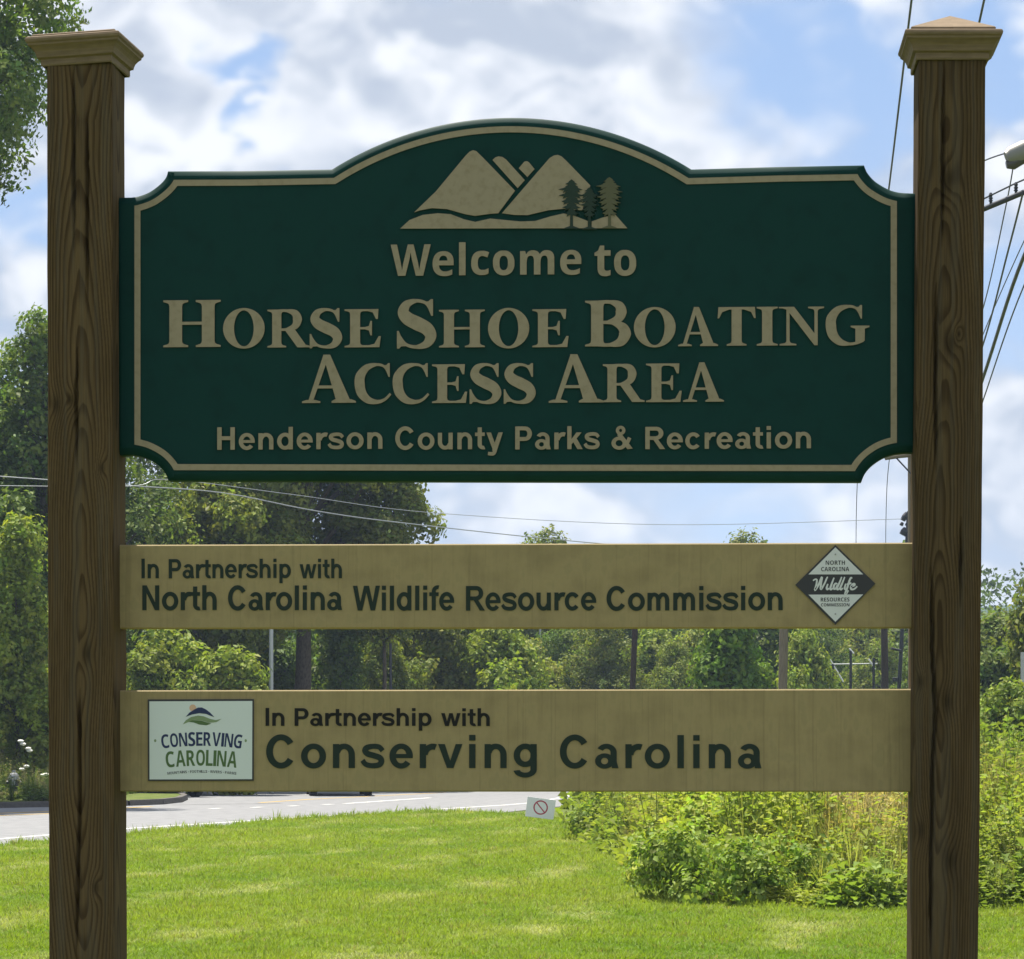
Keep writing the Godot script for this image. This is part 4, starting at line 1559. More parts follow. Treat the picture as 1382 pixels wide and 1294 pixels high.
# o: height, low (share of the height where the crown begins), rad, lobes, sprays, tint, scale, trunk radius, bark material
func tree(called: String, label: String, at: Vector3, o: Dictionary, group := "", category := "tree") -> Node3D:
	var t := thing(called, label, category, at, group)
	var r := RandomNumberGenerator.new()
	r.seed = o.get("seed", 1)
	var h: float = o.h
	var low: float = o.get("low", 0.25)
	var rad: float = o.rad
	var tr: float = o.get("trunk", h * 0.018 + 0.03)
	var g := Geo.new()
	var path := []
	var radii := []
	var lean := Vector3(o.get("lean", 0.0), 0, r.randf_range(-0.04, 0.04))
	for i in 9:
		var f := i / 8.0
		path.append(Vector3(0, -0.1, 0) + Vector3(0, f * h * 0.9, 0) + lean * f * h + Vector3(r.randf_range(-1, 1), 0, r.randf_range(-1, 1)) * tr * 0.7 * minf(1.0, f * 3.0))
		radii.append(tr * (1.35 if i == 0 else 1.0) * (1.0 - 0.9 * f))
	g.tube(path, radii, 9)
	var lobes := []
	var n: int = int(o.get("lobes", 14) * 1.8)
	for i in n:
		var f := (i + 0.5) / n
		var e := pow(sin(PI * clampf(pow(f, o.get("skew", 0.9)), 0.04, 0.97)), 0.65)
		var ang := i * 2.39 + r.randf_range(-0.6, 0.6)
		var y := lerpf(low, 0.97, f) * h
		var dist: float = rad * e * (0.22 + 0.68 * r.randf())
		var lr: float = rad * o.get("lobe", 0.42) * 0.74 * r.randf_range(0.5, 1.35) * (0.6 + 0.4 * e)
		var c := Vector3(cos(ang) * dist, y, sin(ang) * dist) + lean * (y / h) * h
		lobes.append([c, Vector3(lr, lr * r.randf_range(0.7, 0.95), lr)])
		var ty := maxf(low * h * 0.8, y - dist * 0.8 - lr * 0.3)
		var p0 := Vector3(0, ty, 0) + lean * ty
		var lrad := maxf(0.02, tr * 0.42 * (1.0 - 0.6 * f))
		g.tube([p0, p0.lerp(c, 0.5) + Vector3(0, -0.05 * dist, 0), c, c + (c - p0).normalized() * lr * 0.7], [lrad, lrad * 0.7, lrad * 0.4, lrad * 0.12], 5, false)
	part("trunk", g, o.get("bark", M.bark), t)
	var fl := fill_lobes(r, lobes, o.get("sprays", 3000), o.tint, o.get("scale", 1.0), o.get("hollow", 0.5))
	part("crown", leaf_mass(sprays[o.get("spray", 0)], fl[0], fl[1]), null, t)
	return t


func build_trees() -> void:
	for q in [[9, 0.42, 0.165, 0.105], [10, 0.42, 0.14, 0.085], [8, 0.6, 0.34, 0.22], [9, 0.26, 0.105, 0.07]]:
		var set_ := []
		for k in 5:
			set_.append(leaf_spray(k * 7 + int(q[2] * 100.0), q[0], q[1], q[2], q[3]))
		sprays.append(set_)
	var green := Color(0.135, 0.205, 0.046)
	var deep := Color(0.125, 0.192, 0.044)
	var bright := Color(0.225, 0.30, 0.052)
	var olive := Color(0.175, 0.22, 0.056)
	# beyond the road, beside the hydrant
	tree("oak_tree", "tall leafy oak whose crown rises high above the other trees", at_x(-205, 74), {"h": 26.0, "low": 0.52, "rad": 5.6, "lobes": 34, "lobe": 0.30, "sprays": 14250, "tint": green, "spray": 1, "scale": 1.15, "seed": 11, "trunk": 0.55, "skew": 0.8})
	tree("leafy_tree", "full green tree across the road behind the bright sapling", at_x(62, 92), {"h": high_at(428, 92), "low": 0.16, "rad": 3.6, "lobes": 30, "lobe": 0.36, "sprays": 7125, "tint": green, "seed": 12, "skew": 0.75})
	tree("leafy_tree", "broad green tree across the road below the tall oak", at_x(-70, 96), {"h": high_at(498, 96), "low": 0.14, "rad": 4.4, "lobes": 30, "lobe": 0.34, "sprays": 7125, "tint": green, "seed": 13, "skew": 0.8})
	tree("young_tree", "bright yellow-green young tree on the verge behind the hydrant", at_x(24, 80), {"h": high_at(705, 80), "low": 0.10, "rad": 1.5, "lobes": 26, "lobe": 0.40, "sprays": 3420, "tint": bright, "seed": 14, "spray": 3, "scale": 1.15, "skew": 0.55, "trunk": 0.08})
	tree("leafy_tree", "low broad tree close behind the bright sapling", at_x(10, 87), {"h": 4.6, "low": 0.05, "rad": 2.9, "lobes": 18, "lobe": 0.4, "sprays": 3990, "tint": deep, "seed": 15, "skew": 1.1})
	tree("leafy_tree", "low tree on the verge below the tall oak", at_x(-60, 86), {"h": 4.8, "low": 0.05, "rad": 2.7, "lobes": 18, "lobe": 0.4, "sprays": 3420, "tint": deep, "seed": 16, "skew": 1.1})
	# behind the upper board
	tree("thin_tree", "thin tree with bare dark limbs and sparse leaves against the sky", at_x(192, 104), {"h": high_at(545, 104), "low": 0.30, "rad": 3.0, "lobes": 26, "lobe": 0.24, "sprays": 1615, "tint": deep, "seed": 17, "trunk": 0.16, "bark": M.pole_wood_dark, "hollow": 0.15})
	tree("sycamore_tree", "tall tree with a thick pale trunk and wide loose crown across the road", at_x(402, 98), {"h": high_at(400, 98), "low": 0.42, "rad": 4.7, "lobes": 34, "lobe": 0.30, "sprays": 6175, "tint": olive, "seed": 18, "trunk": 0.36, "lean": 0.012})
	tree("leafy_tree", "yellow-green tree reaching in front of the pale-trunked tree", at_x(300, 94), {"h": high_at(640, 94), "low": 0.46, "rad": 2.7, "lobes": 24, "lobe": 0.34, "sprays": 4940, "tint": Color(0.19, 0.24, 0.05), "seed": 19})
	tree("leafy_tree", "mid-green tree below the thin sparse tree", at_x(240, 99), {"h": high_at(775, 99), "low": 0.12, "rad": 2.8, "lobes": 24, "lobe": 0.36, "sprays": 3990, "tint": green, "seed": 20})
	tree("ivy_tree", "trunk wrapped in a column of ivy beside the pale-trunked tree", at_x(462, 100), {"h": high_at(560, 100), "low": 0.02, "rad": 0.72, "lobes": 40, "lobe": 0.62, "sprays": 3990, "tint": green, "seed": 21, "spray": 3, "trunk": 0.2})
	tree("leafy_tree", "spreading tree with light leaves hanging beside the ivy trunk", at_x(520, 97), {"h": high_at(600, 97), "low": 0.45, "rad": 1.9, "lobes": 20, "lobe": 0.34, "sprays": 2090, "tint": olive, "seed": 22, "trunk": 0.1})
	tree("shrub", "bright rounded shrub by the verge below the mid-green tree", at_x(225, 88), {"h": high_at(868, 88), "low": 0.02, "rad": 1.7, "lobes": 16, "lobe": 0.42, "sprays": 2660, "tint": bright, "seed": 23, "trunk": 0.05, "skew": 1.2}, "", "shrub")
	tree("shrub", "bright shrub with upright shoots beside the rounded shrub", at_x(310, 87), {"h": high_at(884, 87), "low": 0.02, "rad": 1.3, "lobes": 14, "lobe": 0.42, "sprays": 2090, "tint": bright, "seed": 24, "trunk": 0.05, "skew": 1.2}, "", "shrub")
	tree("leafy_tree", "low tree between the pale trunk and the slim grey pole", at_x(345, 104), {"h": high_at(820, 103), "low": 0.03, "rad": 3.0, "lobes": 20, "lobe": 0.4, "sprays": 3420, "tint": deep, "seed": 25})
	tree("leafy_tree", "low green tree behind the ivy trunk", at_x(470, 106), {"h": high_at(835, 106), "low": 0.03, "rad": 2.8, "lobes": 20, "lobe": 0.4, "sprays": 3420, "tint": deep, "seed": 26})
	# the edge of the wood that shows between the boards
	var tone := {"y": Color(0.23, 0.275, 0.060), "l": Color(0.185, 0.24, 0.052), "o": olive, "g": green, "d": deep, "b": bright}
	var edge := [
		["y", 560, 104, 800, 2.2, "pale yellow-green tree beside the short black pole"], ["l", 618, 108, 770, 2.6, "rounded light green tree between the short black pole and the thin bluish pole"],
		["b", 668, 104, 850, 1.9, "low bright tree just before the thin bluish pole"], ["l", 520, 101, 860, 1.4, "small light tree behind the short black pole"],
		["o", 735, 135, 724, 3.0, "tall olive tree behind the bluish pole, its tip above the upper board"], ["g", 785, 142, 748, 3.4, "dense green tree in the wood between bluish pole and leaning pole"],
		["g", 838, 136, 756, 2.8, "green tree directly behind the dark leaning pole"], ["b", 884, 124, 858, 1.8, "small bright tree just past the dark leaning pole"],
		["g", 925, 165, 764, 4.2, "broad hazy green tree between the leaning pole and the bushy tree"], ["d", 1034, 118, 774, 1.9, "narrow tree behind the sunlit timber pole"],
		["o", 1006, 158, 727, 3.2, "tall olive tree behind the bushy tree, its tip above the upper board"], ["b", 1082, 112, 862, 1.4, "small bright tree beside the sunlit timber pole"],
		["y", 1168, 150, 842, 2.2, "yellowish tree behind the dark gantry posts"], ["g", 1120, 230, 772, 5.0, "wide hazy tree far behind the dark gantry posts"],
		["o", 1215, 190, 790, 4.0, "olive tree behind the leaning pole with switchgear"], ["d", 705, 150, 790, 3.2, "close-leaved tree just behind the thin bluish pole"],
		["d", 640, 150, 762, 4.0, "deep green tree rising behind the rounded light green tree"], ["g", 1060, 180, 780, 4.4, "hazy green tree far behind the sunlit timber pole"]]
	for q in [["g", 590, 122, 800, 3.0], ["l", 650, 126, 830, 2.4], ["y", 710, 120, 868, 1.7], ["g", 762, 126, 850, 2.2], ["o", 815, 120, 836, 2.0], ["d", 865, 150, 800, 3.4], ["l", 905, 118, 872, 1.5], ["y", 945, 125, 850, 1.8], ["g", 1100, 145, 835, 2.6], ["o", 1140, 165, 850, 2.8], ["l", 1190, 140, 870, 1.8], ["g", 500, 120, 812, 2.6], ["o", 545, 128, 790, 2.8], ["d", 1245, 150, 830, 3.0], ["l", 1325, 120, 856, 2.2], ["o", 1365, 130, 842, 2.6], ["y", 1410, 110, 850, 2.2], ["g", -20, 112, 560, 4.0], ["o", 130, 114, 640, 3.4], ["d", 270, 116, 800, 3.0]]:
		edge.append(q + ["leafy tree filling the wood between the trees of its edge"])
	var first := {}
	for i in edge.size():
		var e: Array = edge[i]
		var at := at_x(e[1], e[2])
		var hh := high_at(e[3], e[2])
		var t: Node3D
		if first.has(e[0]):
			t = (first[e[0]][0] as Node3D).duplicate()
			t.name = numbered("wood_edge_tree")
			add_child(t)
			t.position = at
			t.rotation.y = 1.1 * i
			t.scale = Vector3(e[4] / first[e[0]][2], hh / first[e[0]][1], e[4] / first[e[0]][2])
			t.set_meta("label", e[5])
		else:
			t = tree("wood_edge_tree", e[5], at, {"h": hh, "low": 0.04, "rad": e[4], "lobes": 24, "lobe": 0.36, "sprays": 3000, "tint": tone[e[0]], "seed": 31 + i, "scale": 1.05, "skew": 0.85, "trunk": 0.12}, "trees along the edge of the wood")
			first[e[0]] = [t, hh, e[4]]
	tree("bushy_tree", "dense bright bushy tree standing in front of the wood beside a timber pole", at_x(982, 90), {"h": high_at(815, 90), "low": 0.05, "rad": 1.35, "lobes": 24, "lobe": 0.42, "sprays": 3420, "tint": Color(0.165, 0.27, 0.046), "seed": 51, "trunk": 0.08, "skew": 0.8})
	# beyond the weeds on the pole side
	tree("leafy_tree", "green tree behind the weeds between post and pole line", at_x(1352, 98), {"h": high_at(838, 98), "low": 0.06, "rad": 2.2, "lobes": 26, "lobe": 0.36, "sprays": 4370, "tint": Color(0.16, 0.22, 0.056), "seed": 52})
	tree("leafy_tree", "taller green tree with an open top beyond the weeds", at_x(1416, 82), {"h": high_at(772, 82), "low": 0.10, "rad": 1.2, "lobes": 26, "lobe": 0.34, "sprays": 3420, "tint": olive, "seed": 53})
	tree("leafy_tree", "small bright tree with thin pale stems rising from the weeds", at_x(1366, 66), {"h": high_at(930, 66), "low": 0.22, "rad": 1.2, "lobes": 20, "lobe": 0.36, "sprays": 2090, "tint": bright, "seed": 54, "spray": 3, "trunk": 0.05, "bark": M.pole_wood})
	tree("leafy_tree", "low broad tree behind the small bright tree", at_x(1335, 90), {"h": 4.0, "low": 0.04, "rad": 1.7, "lobes": 20, "lobe": 0.4, "sprays": 2850, "tint": deep, "seed": 55})
	tree("leafy_tree", "round green tree beside the pole with the lamp", at_x(1480, 88), {"h": 7.0, "low": 0.06, "rad": 2.4, "lobes": 24, "lobe": 0.38, "sprays": 3420, "tint": green, "seed": 56})
	tree("leafy_tree", "green tree behind the post where the wires meet", at_x(1275, 118), {"h": high_at(860, 118), "low": 0.05, "rad": 2.3, "lobes": 22, "lobe": 0.38, "sprays": 3040, "tint": green, "seed": 57})
	# the far wood: one mass
	var r := RandomNumberGenerator.new()
	r.seed = 400
	var xf := []
	var cols := PackedColorArray()
	for i in 46000:
		var az := r.randf_range(-0.30, 0.34)
		var d := r.randf_range(210.0, 330.0)
		var top := 9.5 + 4.5 * sin(az * 61.0 + d * 0.13) * sin(az * 23.0 + 1.0) + 2.0 * sin(az * 170.0 + d * 0.4)
		var y := top * (1.0 - pow(r.randf(), 1.7))
		xf.append(Transform3D(turned(Vector3(r.randfn(), r.randfn() + 0.6, r.randfn()).normalized(), r.randf() * TAU).scaled(Vector3.ONE * r.randf_range(2.2, 3.8)), Vector3(sin(az) * d, y, -cos(az) * d)))
		var b := r.randf_range(0.6, 1.3)
		cols.append(Color(0.12 * b, 0.175 * b, 0.055 * b))
	var one := PackedColorArray([Color.WHITE])
	var far := multi("treeline", leaf_mass([sprays[0][0]], [Transform3D()], one), xf, cols, self)
	tag(far, "", "", "", "stuff")


# ------------------------------------------------------------------ weeds
func edge_depth(list: Array, x: float) -> float:
	for i in list.size() - 1:
		if x <= list[i + 1][0]:
			var f: float = (x - list[i][0]) / (list[i + 1][0] - list[i][0])
			return lerpf(list[i][1], list[i + 1][1], f)
	return list[-1][1]


func lawn_far(x: float) -> float:
	if x < lawn_edge[0][0]:
		return lawn_edge[0][1] + (x - lawn_edge[0][0]) / 0.277
	return edge_depth(lawn_edge, x)


# is this spot in the bank of weeds, and how far inside its edge (metres)
func weed_depth(x: float, d: float) -> float:
	if x < weed_edge[0][0] - 0.2:
		return -1.0
	if x > weed_edge[-1][0]:
		return d - (weed_edge[-1][1] - 0.25 * (x - weed_edge[-1][0]) - 0.4)
	var b: float = edge_depth(weed_edge, x)
	return (d - b) * 0.5


func leaf_at(g: Geo, base: Vector3, out: Vector3, L: float, W: float, droop: float, rr: RandomNumberGenerator) -> void:
	var side := out.cross(Vector3.UP).normalized()
	if side.length() < 0.5:
		side = Vector3.RIGHT
	side = side.rotated(out.normalized(), rr.randf_range(-0.6, 0.6))
	var nn := side.cross(out).normalized()
	var m := base + out * L * 0.45
	var tip := base + out * L + Vector3(0, -droop * L, 0)
	var k := rr.randf_range(0.75, 1.2)
	g.col = Color(k, k, k)
	g.flat(base, m + side * W * 0.5 + nn * W * 0.12, tip, nn)
	g.flat(base, tip, m - side * W * 0.5 + nn * W * 0.12, nn)


func weed_mesh(kind: int, sd: int) -> ArrayMesh:
	var r := RandomNumberGenerator.new()
	r.seed = sd
	var g := Geo.new()
	match kind:
		0:   # upright stalk with alternate leaves
			for s in 3:
				var lean := Vector3(r.randf_range(-0.22, 0.22), 1, r.randf_range(-0.22, 0.22)).normalized()
				var hh := r.randf_range(0.75, 1.05)
				var foot := Vector3(r.randf_range(-0.08, 0.08), 0, r.randf_range(-0.08, 0.08))
				g.col = Color(0.9, 0.9, 0.8)
				g.tube([foot, foot + lean * hh], [0.006, 0.002], 4, false)
				for i in 17:
					var f := 0.08 + 0.92 * i / 16.0
					var ang := i * 2.4 + s
					var out := Vector3(cos(ang), r.randf_range(0.1, 0.8), sin(ang)).normalized()
					leaf_at(g, foot + lean * hh * f, out, lerpf(0.17, 0.085, f) * r.randf_range(0.8, 1.2), lerpf(0.085, 0.045, f), 0.25, r)
		1:   # leafy mound
			for i in 64:
				var a := r.randf() * TAU
				var rr := sqrt(r.randf()) * 0.34
				var y := 0.55 * (1.0 - (rr / 0.36) * (rr / 0.36)) * r.randf_range(0.25, 1.0)
				var out := Vector3(cos(a) * 0.8, r.randf_range(0.0, 0.9), sin(a) * 0.8).normalized()
				leaf_at(g, Vector3(cos(a) * rr, y, sin(a) * rr), out, r.randf_range(0.10, 0.16), r.randf_range(0.07, 0.12), 0.3, r)
		2:   # tall grass
			for i in 30:
				var a := r.randf() * TAU
				var out := Vector3(cos(a), 0, sin(a))
				var hh := r.randf_range(0.5, 1.05)
				var b := out * r.randf() * 0.07
				var bend := r.randf_range(0.1, 0.5)
				var k := r.randf_range(0.8, 1.2)
				g.col = Color(k, k, k)
				var side := out.cross(Vector3.UP) * 0.006
				var p1 := b + Vector3(0, hh * 0.6, 0) + out * bend * 0.2
				var p2 := b + Vector3(0, hh, 0) + out * bend * 0.62
				g.flat(b - side, b + side, p1 + side, out)
				g.flat(b - side, p1 + side, p1 - side, out)
				g.flat(p1 - side, p1 + side, p2, out)
		3:   # wiry stems with seed heads
			for i in 9:
				var a := r.randf() * TAU
				var lean := Vector3(cos(a) * 0.25, 1, sin(a) * 0.25).normalized()
				var hh := r.randf_range(0.6, 1.1)
				g.col = Color(1, 1, 1)
				g.tube([Vector3.ZERO, lean * hh * 0.6, lean * hh + Vector3(cos(a), 0, sin(a)) * 0.06], [0.004, 0.003, 0.002], 3, false)
				for e in 9:
					var f := r.randf_range(0.62, 1.0)
					var o2 := Vector3(r.randfn(), r.randf_range(0.0, 1.0), r.randfn()).normalized()
					leaf_at(g, lean * hh * f, o2, 0.07, 0.022, 0.2, r)
	return mesh_of([[g, M.weed_leaf]])


func build_weeds() -> void:
	var r := RandomNumberGenerator.new()
	r.seed = 900
	var kinds := []
	for k in 4:
		kinds.append([weed_mesh(k, 10 + k), weed_mesh(k, 20 + k)])
	var patch := noise(501, 0.28, 3)
	var patch2 := noise(502, 0.5, 2)
	var xf := {}
	var cols := {}
	for k in 8:
		xf[k] = []
		cols[k] = PackedColorArray()
	var tries := 26000
	for i in tries:
		var d := 25.0 + 62.0 * pow(r.randf(), 1.35)
		var x := r.randf_range(0.2, 0.26 * d + 1.5)
		var w := weed_depth(x, d)
		if w < 0.0 or x < 1.35 + 0.06 * (d - 66.0) and d > 66.0:
			continue
		if CX + F * x / d < 792.0 and d > 41.0:
			continue
		var q := patch.get_noise_2d(x, d)
		var q2 := patch2.get_noise_2d(x * 1.5, d * 0.6 + 40.0)
		var sx := CX + F * x / d
		var dry := clampf((q2 + 0.10) * 1.4, 0.0, 1.0)
		dry = maxf(dry * 0.55, exp(-pow((sx - 1175.0) / 75.0, 2.0)) * smoothstep(27.5, 30.0, d) * (1.0 - smoothstep(40.0, 56.0, d)))
		var kind := 0
		var pick := r.randf()
		if pick < dry * 0.9:
			kind = 3 if r.randf() < 0.45 else 2
		elif w < 1.1:
			kind = 1 if r.randf() < 0.6 else (2 if r.randf() < 0.5 else 0)
		else:
			kind = 0 if r.randf() < 0.66 else (1 if r.randf() < 0.6 else 2)
		var tall := lerpf(0.35, 1.22, smoothstep(0.0, 2.6, w)) * (0.85 + 0.95 * q) * r.randf_range(0.55, 1.35)
		tall = clampf(tall, 0.2, 1.9)
		var wide := lerpf(tall, 1.0, 0.55) * r.randf_range(0.8, 1.25)
		var v: int = kind * 2 + r.randi() % 2
		xf[v].append(Transform3D(Basis(Vector3.UP, r.randf() * TAU).scaled(Vector3(wide, tall * (1.6 if kind == 1 else 1.0), wide)), Vector3(x, 0, -d)))
		var b := r.randf_range(0.75, 1.25)
		var c := Color(0.42, 0.47, 0.085).lerp(Color(0.235, 0.32, 0.07), clampf(0.40 + q * 1.4, 0.0, 1.0))
		if kind >= 2:
			c = c.lerp(Color(0.52, 0.43, 0.23), 0.2 + 0.8 * dry)
		cols[v].append(Color(c.r * b * r.randf_range(0.92, 1.12), c.g * b, c.b * b))
	# beyond the kerb: rank growth round the hydrant and along the bank
	for i in 5200:
		var d := r.randf_range(66.0, 90.0)
		var p := Vector3(r.randf_range(-23.0, -8.8), 0.13, -d)
		var lim := on_ground(66, 1089.4).x + (d - 71.4) * 1.2
		if p.x > minf(lim, -10.2) - 0.35 or d < 72.2 + (p.x + 12.0) * -0.35:
			continue
		var inn: float = minf(lim, -10.2) - p.x
		var kind: int = 2 if inn < 0.9 else [0, 1, 2, 3][r.randi() % 4]
		var tall := clampf(0.25 + inn * 0.30, 0.25, 1.25) * r.randf_range(0.6, 1.2)
		var hyd := on_ground(19, 1084.5)
		if Vector2(p.x - hyd.x, p.z - hyd.z).length() < 0.55 or (p.z > hyd.z and absf(p.x - hyd.x) < 0.35):
			tall = minf(tall, 0.26)
		var v: int = kind * 2 + r.randi() % 2
		xf[v].append(Transform3D(Basis(Vector3.UP, r.randf() * TAU).scaled(Vector3(1.0, tall, 1.0) * 1.0), p))
		var b := r.randf_range(0.7, 1.2)
		var c := Color(0.19, 0.25, 0.05).lerp(Color(0.09, 0.14, 0.036), r.randf())
		if kind == 3:
			c = Color(0.36, 0.32, 0.18)
		cols[v].append(c * b)
	for k in 8:
		if xf[k].size():
			var o := multi(numbered("weeds"), kinds[k / 2][k % 2], xf[k], cols[k], self)
			tag(o, "", "", "", "stuff")
	# shrubs that stand out of the weeds
	for s in [
		["leafy dark bramble sprawling at the front of the weeds", 1000, 28.6, 0.72, 0.80, Color(0.215, 0.315, 0.06), 61], ["bright leafy bush at the weed edge beside the bramble", 935, 31.5, 1.0, 0.62, Color(0.30, 0.40, 0.07), 62],
		["tall yellow-green bush behind the bramble", 1040, 31.0, 1.25, 0.60, Color(0.34, 0.40, 0.075), 63], ["small yellow-green bush near the tilted white sign", 846, 46.0, 1.1, 0.7, Color(0.22, 0.32, 0.06), 64],
		["grey-green bush between the weeds and the wood", 905, 46.0, 1.3, 1.0, Color(0.15, 0.21, 0.07), 65], ["bright bush beside the timber post's foot", 1345, 30.0, 1.25, 0.55, Color(0.24, 0.32, 0.06), 66]]:
		var t := thing("wild_bush", s[0], "bush", at_x(s[1], s[2]))
		var rr := RandomNumberGenerator.new()
		rr.seed = s[6]
		var g := Geo.new()
		var lobes := []
		for i in 18:
			var a := rr.randf() * TAU
			var rad: float = s[4] * sqrt(rr.randf()) * 1.15
			var c := Vector3(cos(a) * rad, s[3] * rr.randf_range(0.18, 0.92) * (1.0 - 0.35 * rad / s[4]), sin(a) * rad)
			lobes.append([c, Vector3.ONE * s[4] * rr.randf_range(0.16, 0.34)])
			g.tube([Vector3(cos(a) * 0.05, 0, sin(a) * 0.05), c * Vector3(0.6, 0.6, 0.6), c], [0.012, 0.008, 0.004], 5, false)
		part("stems", g, M.bark, t)
		var fl := fill_lobes(rr, lobes, 1000, s[5], 0.62, 0.2)
		part("foliage", leaf_mass(sprays[3], fl[0], fl[1]), null, t)
	# white flower heads over the bank
	for q in [[28, 1000], [31, 1004], [38, 1010], [40, 1013], [36, 1034], [30, 1038], [62, 1045], [58, 1046]]:
		var top := at_px(q[0], q[1], 76.0)
		var g := Geo.new()
		g.col = Color(0.12, 0.17, 0.04)
		g.tube([Vector3(0, -top.y + 0.13, 0), Vector3(0.03, -top.y * 0.4, 0), Vector3.ZERO], [0.012, 0.01, 0.008], 4, false)
		var t := thing("white_flower", "white flower head on a tall stem above the bank", "flower", Vector3(top.x, 0.13, top.z), "white flowers on the bank")
		var so := part("stem", g, M.weed_leaf, t)
		so.position.y = top.y - 0.13
		var fg := Geo.new()
		fg.lathe([[0.02, -0.04], [0.07, -0.02], [0.085, 0.01], [0.05, 0.035], [0.0, 0.04]], 7, Vector3(0, top.y - 0.13, 0))
		part("flower_head", fg, M.petal, t)


# ------------------------------------------------------------------ lawn
func build_lawn() -> void:
	var r := RandomNumberGenerator.new()
	r.seed = 1234
	var kinds := []
	for k in 4:
		var g := Geo.new()
		for i in 11:
			var a := r.randf() * TAU
			var out := Vector3(cos(a), 0, sin(a))
			var b := out * r.randf() * 0.045
			var hh := r.randf_range(0.035, 0.085)
			var bend := r.randf_range(0.01, 0.07)
			var sd := out.cross(Vector3.UP).rotated(Vector3.UP, r.randf_range(-0.8, 0.8)) * r.randf_range(0.0025, 0.0045)
			var kk := r.randf_range(0.75, 1.25)
			g.col = Color(kk, kk, kk)
			var p1 := b + Vector3(0, hh * 0.62, 0) + out * bend * 0.4
			var p2 := b + Vector3(0, hh * 0.92, 0) + out * bend
			g.flat(b - sd, b + sd, p1 + sd, out)
			g.flat(b - sd, p1 + sd, p1 - sd, out)
			g.flat(p1 - sd, p1 + sd, p2, out)
		kinds.append(mesh_of([[g, M.grass_blade]]))
	var clump := noise(611, 1.7, 3)
	var broad := noise(612, 0.22, 3)
	var streak := noise(613, 0.9, 2)
	var nrm := Vector2(ROAD_DIR.y, -ROAD_DIR.x)
	var xf := [[], [], [], []]
	var cols := [PackedColorArray(), PackedColorArray(), PackedColorArray(), PackedColorArray()]
	var total := 330000
	for i in total:
		# spread so that the tufts are denser where the lawn is nearer
		var d := 0.0
		if i % 10 == 0:
			d = r.randf_range(3.5, 19.0)
		else:
			d = 17.5 * pow(66.0 / 17.5, r.randf())
		var x := r.randf_range(-0.205 * d - 1.0, 0.205 * d + 1.0)
		if d > lawn_far(x) + 0.12 * clump.get_noise_2d(x * 3.0, d) and x < weed_edge[0][0]:
			continue
		var w := weed_depth(x, d)
		if w > 0.7:
			continue
		var v := i % 4
		var s := Vector2(x, d).dot(nrm)
		var row := fposmod(s + 0.5 * streak.get_noise_2d(x * 0.3, d * 0.16), 2.3) / 2.3
		var clip := 0.0
		if row < 0.42:
			clip = sin(row / 0.42 * PI) * clampf(0.42 + 1.3 * streak.get_noise_2d(x * 0.9 + 7.0, d * 0.3) + 0.9 * clump.get_noise_2d(x * 1.7, d * 1.1 + 50.0), 0.0, 1.0)
		var cl := clump.get_noise_2d(x, d)
		var br := broad.get_noise_2d(x, d)
		var tall := (1.0 + 0.55 * cl + 0.25 * br) * r.randf_range(0.65, 1.3) * (1.25 if w > -0.3 else 1.0)
		if d > lawn_far(x) - 1.2 and x < 0.5:
			tall *= r.randf_range(0.9, 1.7)
		tall *= 1.0 + 0.012 * maxf(0.0, d - 20.0)
		var wide := (1.0 + maxf(0.0, d - 17.0) * 0.022) * r.randf_range(0.85, 1.25)
		xf[v].append(Transform3D(Basis(Vector3.UP, r.randf() * TAU).scaled(Vector3(wide, maxf(tall, 0.35) * (1.0 - 0.25 * clip), wide)), Vector3(x, 0.0, -d)))
		var c := Color(0.170, 0.275, 0.026).lerp(Color(0.275, 0.350, 0.044), clampf(0.5 + 0.9 * br + 0.7 * cl, 0.0, 1.0))
		c = c.lerp(Color(0.48, 0.48, 0.22), clip * r.randf_range(0.35, 1.0))
		if r.randf() < 0.05:
			c = c.lerp(Color(0.30, 0.25, 0.11), 0.8)
		cols[v].append(c * r.randf_range(0.78, 1.22))
	for k in 4:
		var o := multi(numbered("grass"), kinds[k], xf[k], cols[k], self)
		tag(o, "", "", "", "stuff")


# ------------------------------------------------------------------ poles and wires
func pole(called: String, label: String, foot: Vector3, top: Vector3, r0: float, r1: float, m: Material, group := "") -> Node3D:
	var t := thing(called, label, "utility pole", foot, group)
	var g := Geo.new()
	var up := top - foot
	g.tube([Vector3(0, -0.3, 0), up * 0.33, up * 0.66, up], [r0, lerpf(r0, r1, 0.33), lerpf(r0, r1, 0.66), r1], 10)
	part("shaft", g, m, t)
	return t


func wire(pts: Array, rad: float, m: Material, label: String, group := "overhead wires") -> void:
	# a smooth hanging line through the points
	var path := []
	for i in pts.size() - 1:
		var a: Vector3 = pts[maxi(i - 1, 0)]
		var b: Vector3 = pts[i]
		var c: Vector3 = pts[i + 1]
		var d: Vector3 = pts[mini(i + 2, pts.size() - 1)]
		for s in 8:
			path.append(b.cubic_interpolate(c, a, d, s / 8.0))
	path.append(pts[-1])
	var g := Geo.new()
	g.tube(path, [rad], 5)
	single("wire", g, m, label, "wire", group)


func insulator(parent: Node, at: Vector3, h: float, r: float, b := Basis()) -> void:
	var g := Geo.new()
	g.lathe([[r * 0.5, 0.0], [r * 0.6, h * 0.2], [r, h * 0.25], [r * 0.6, h * 0.4], [r, h * 0.5], [r * 0.6, h * 0.65], [r * 0.9, h * 0.78], [r * 0.5, h], [0.0, h]], 10, at, b)
	part("insulator", g, M.dark_metal, parent)


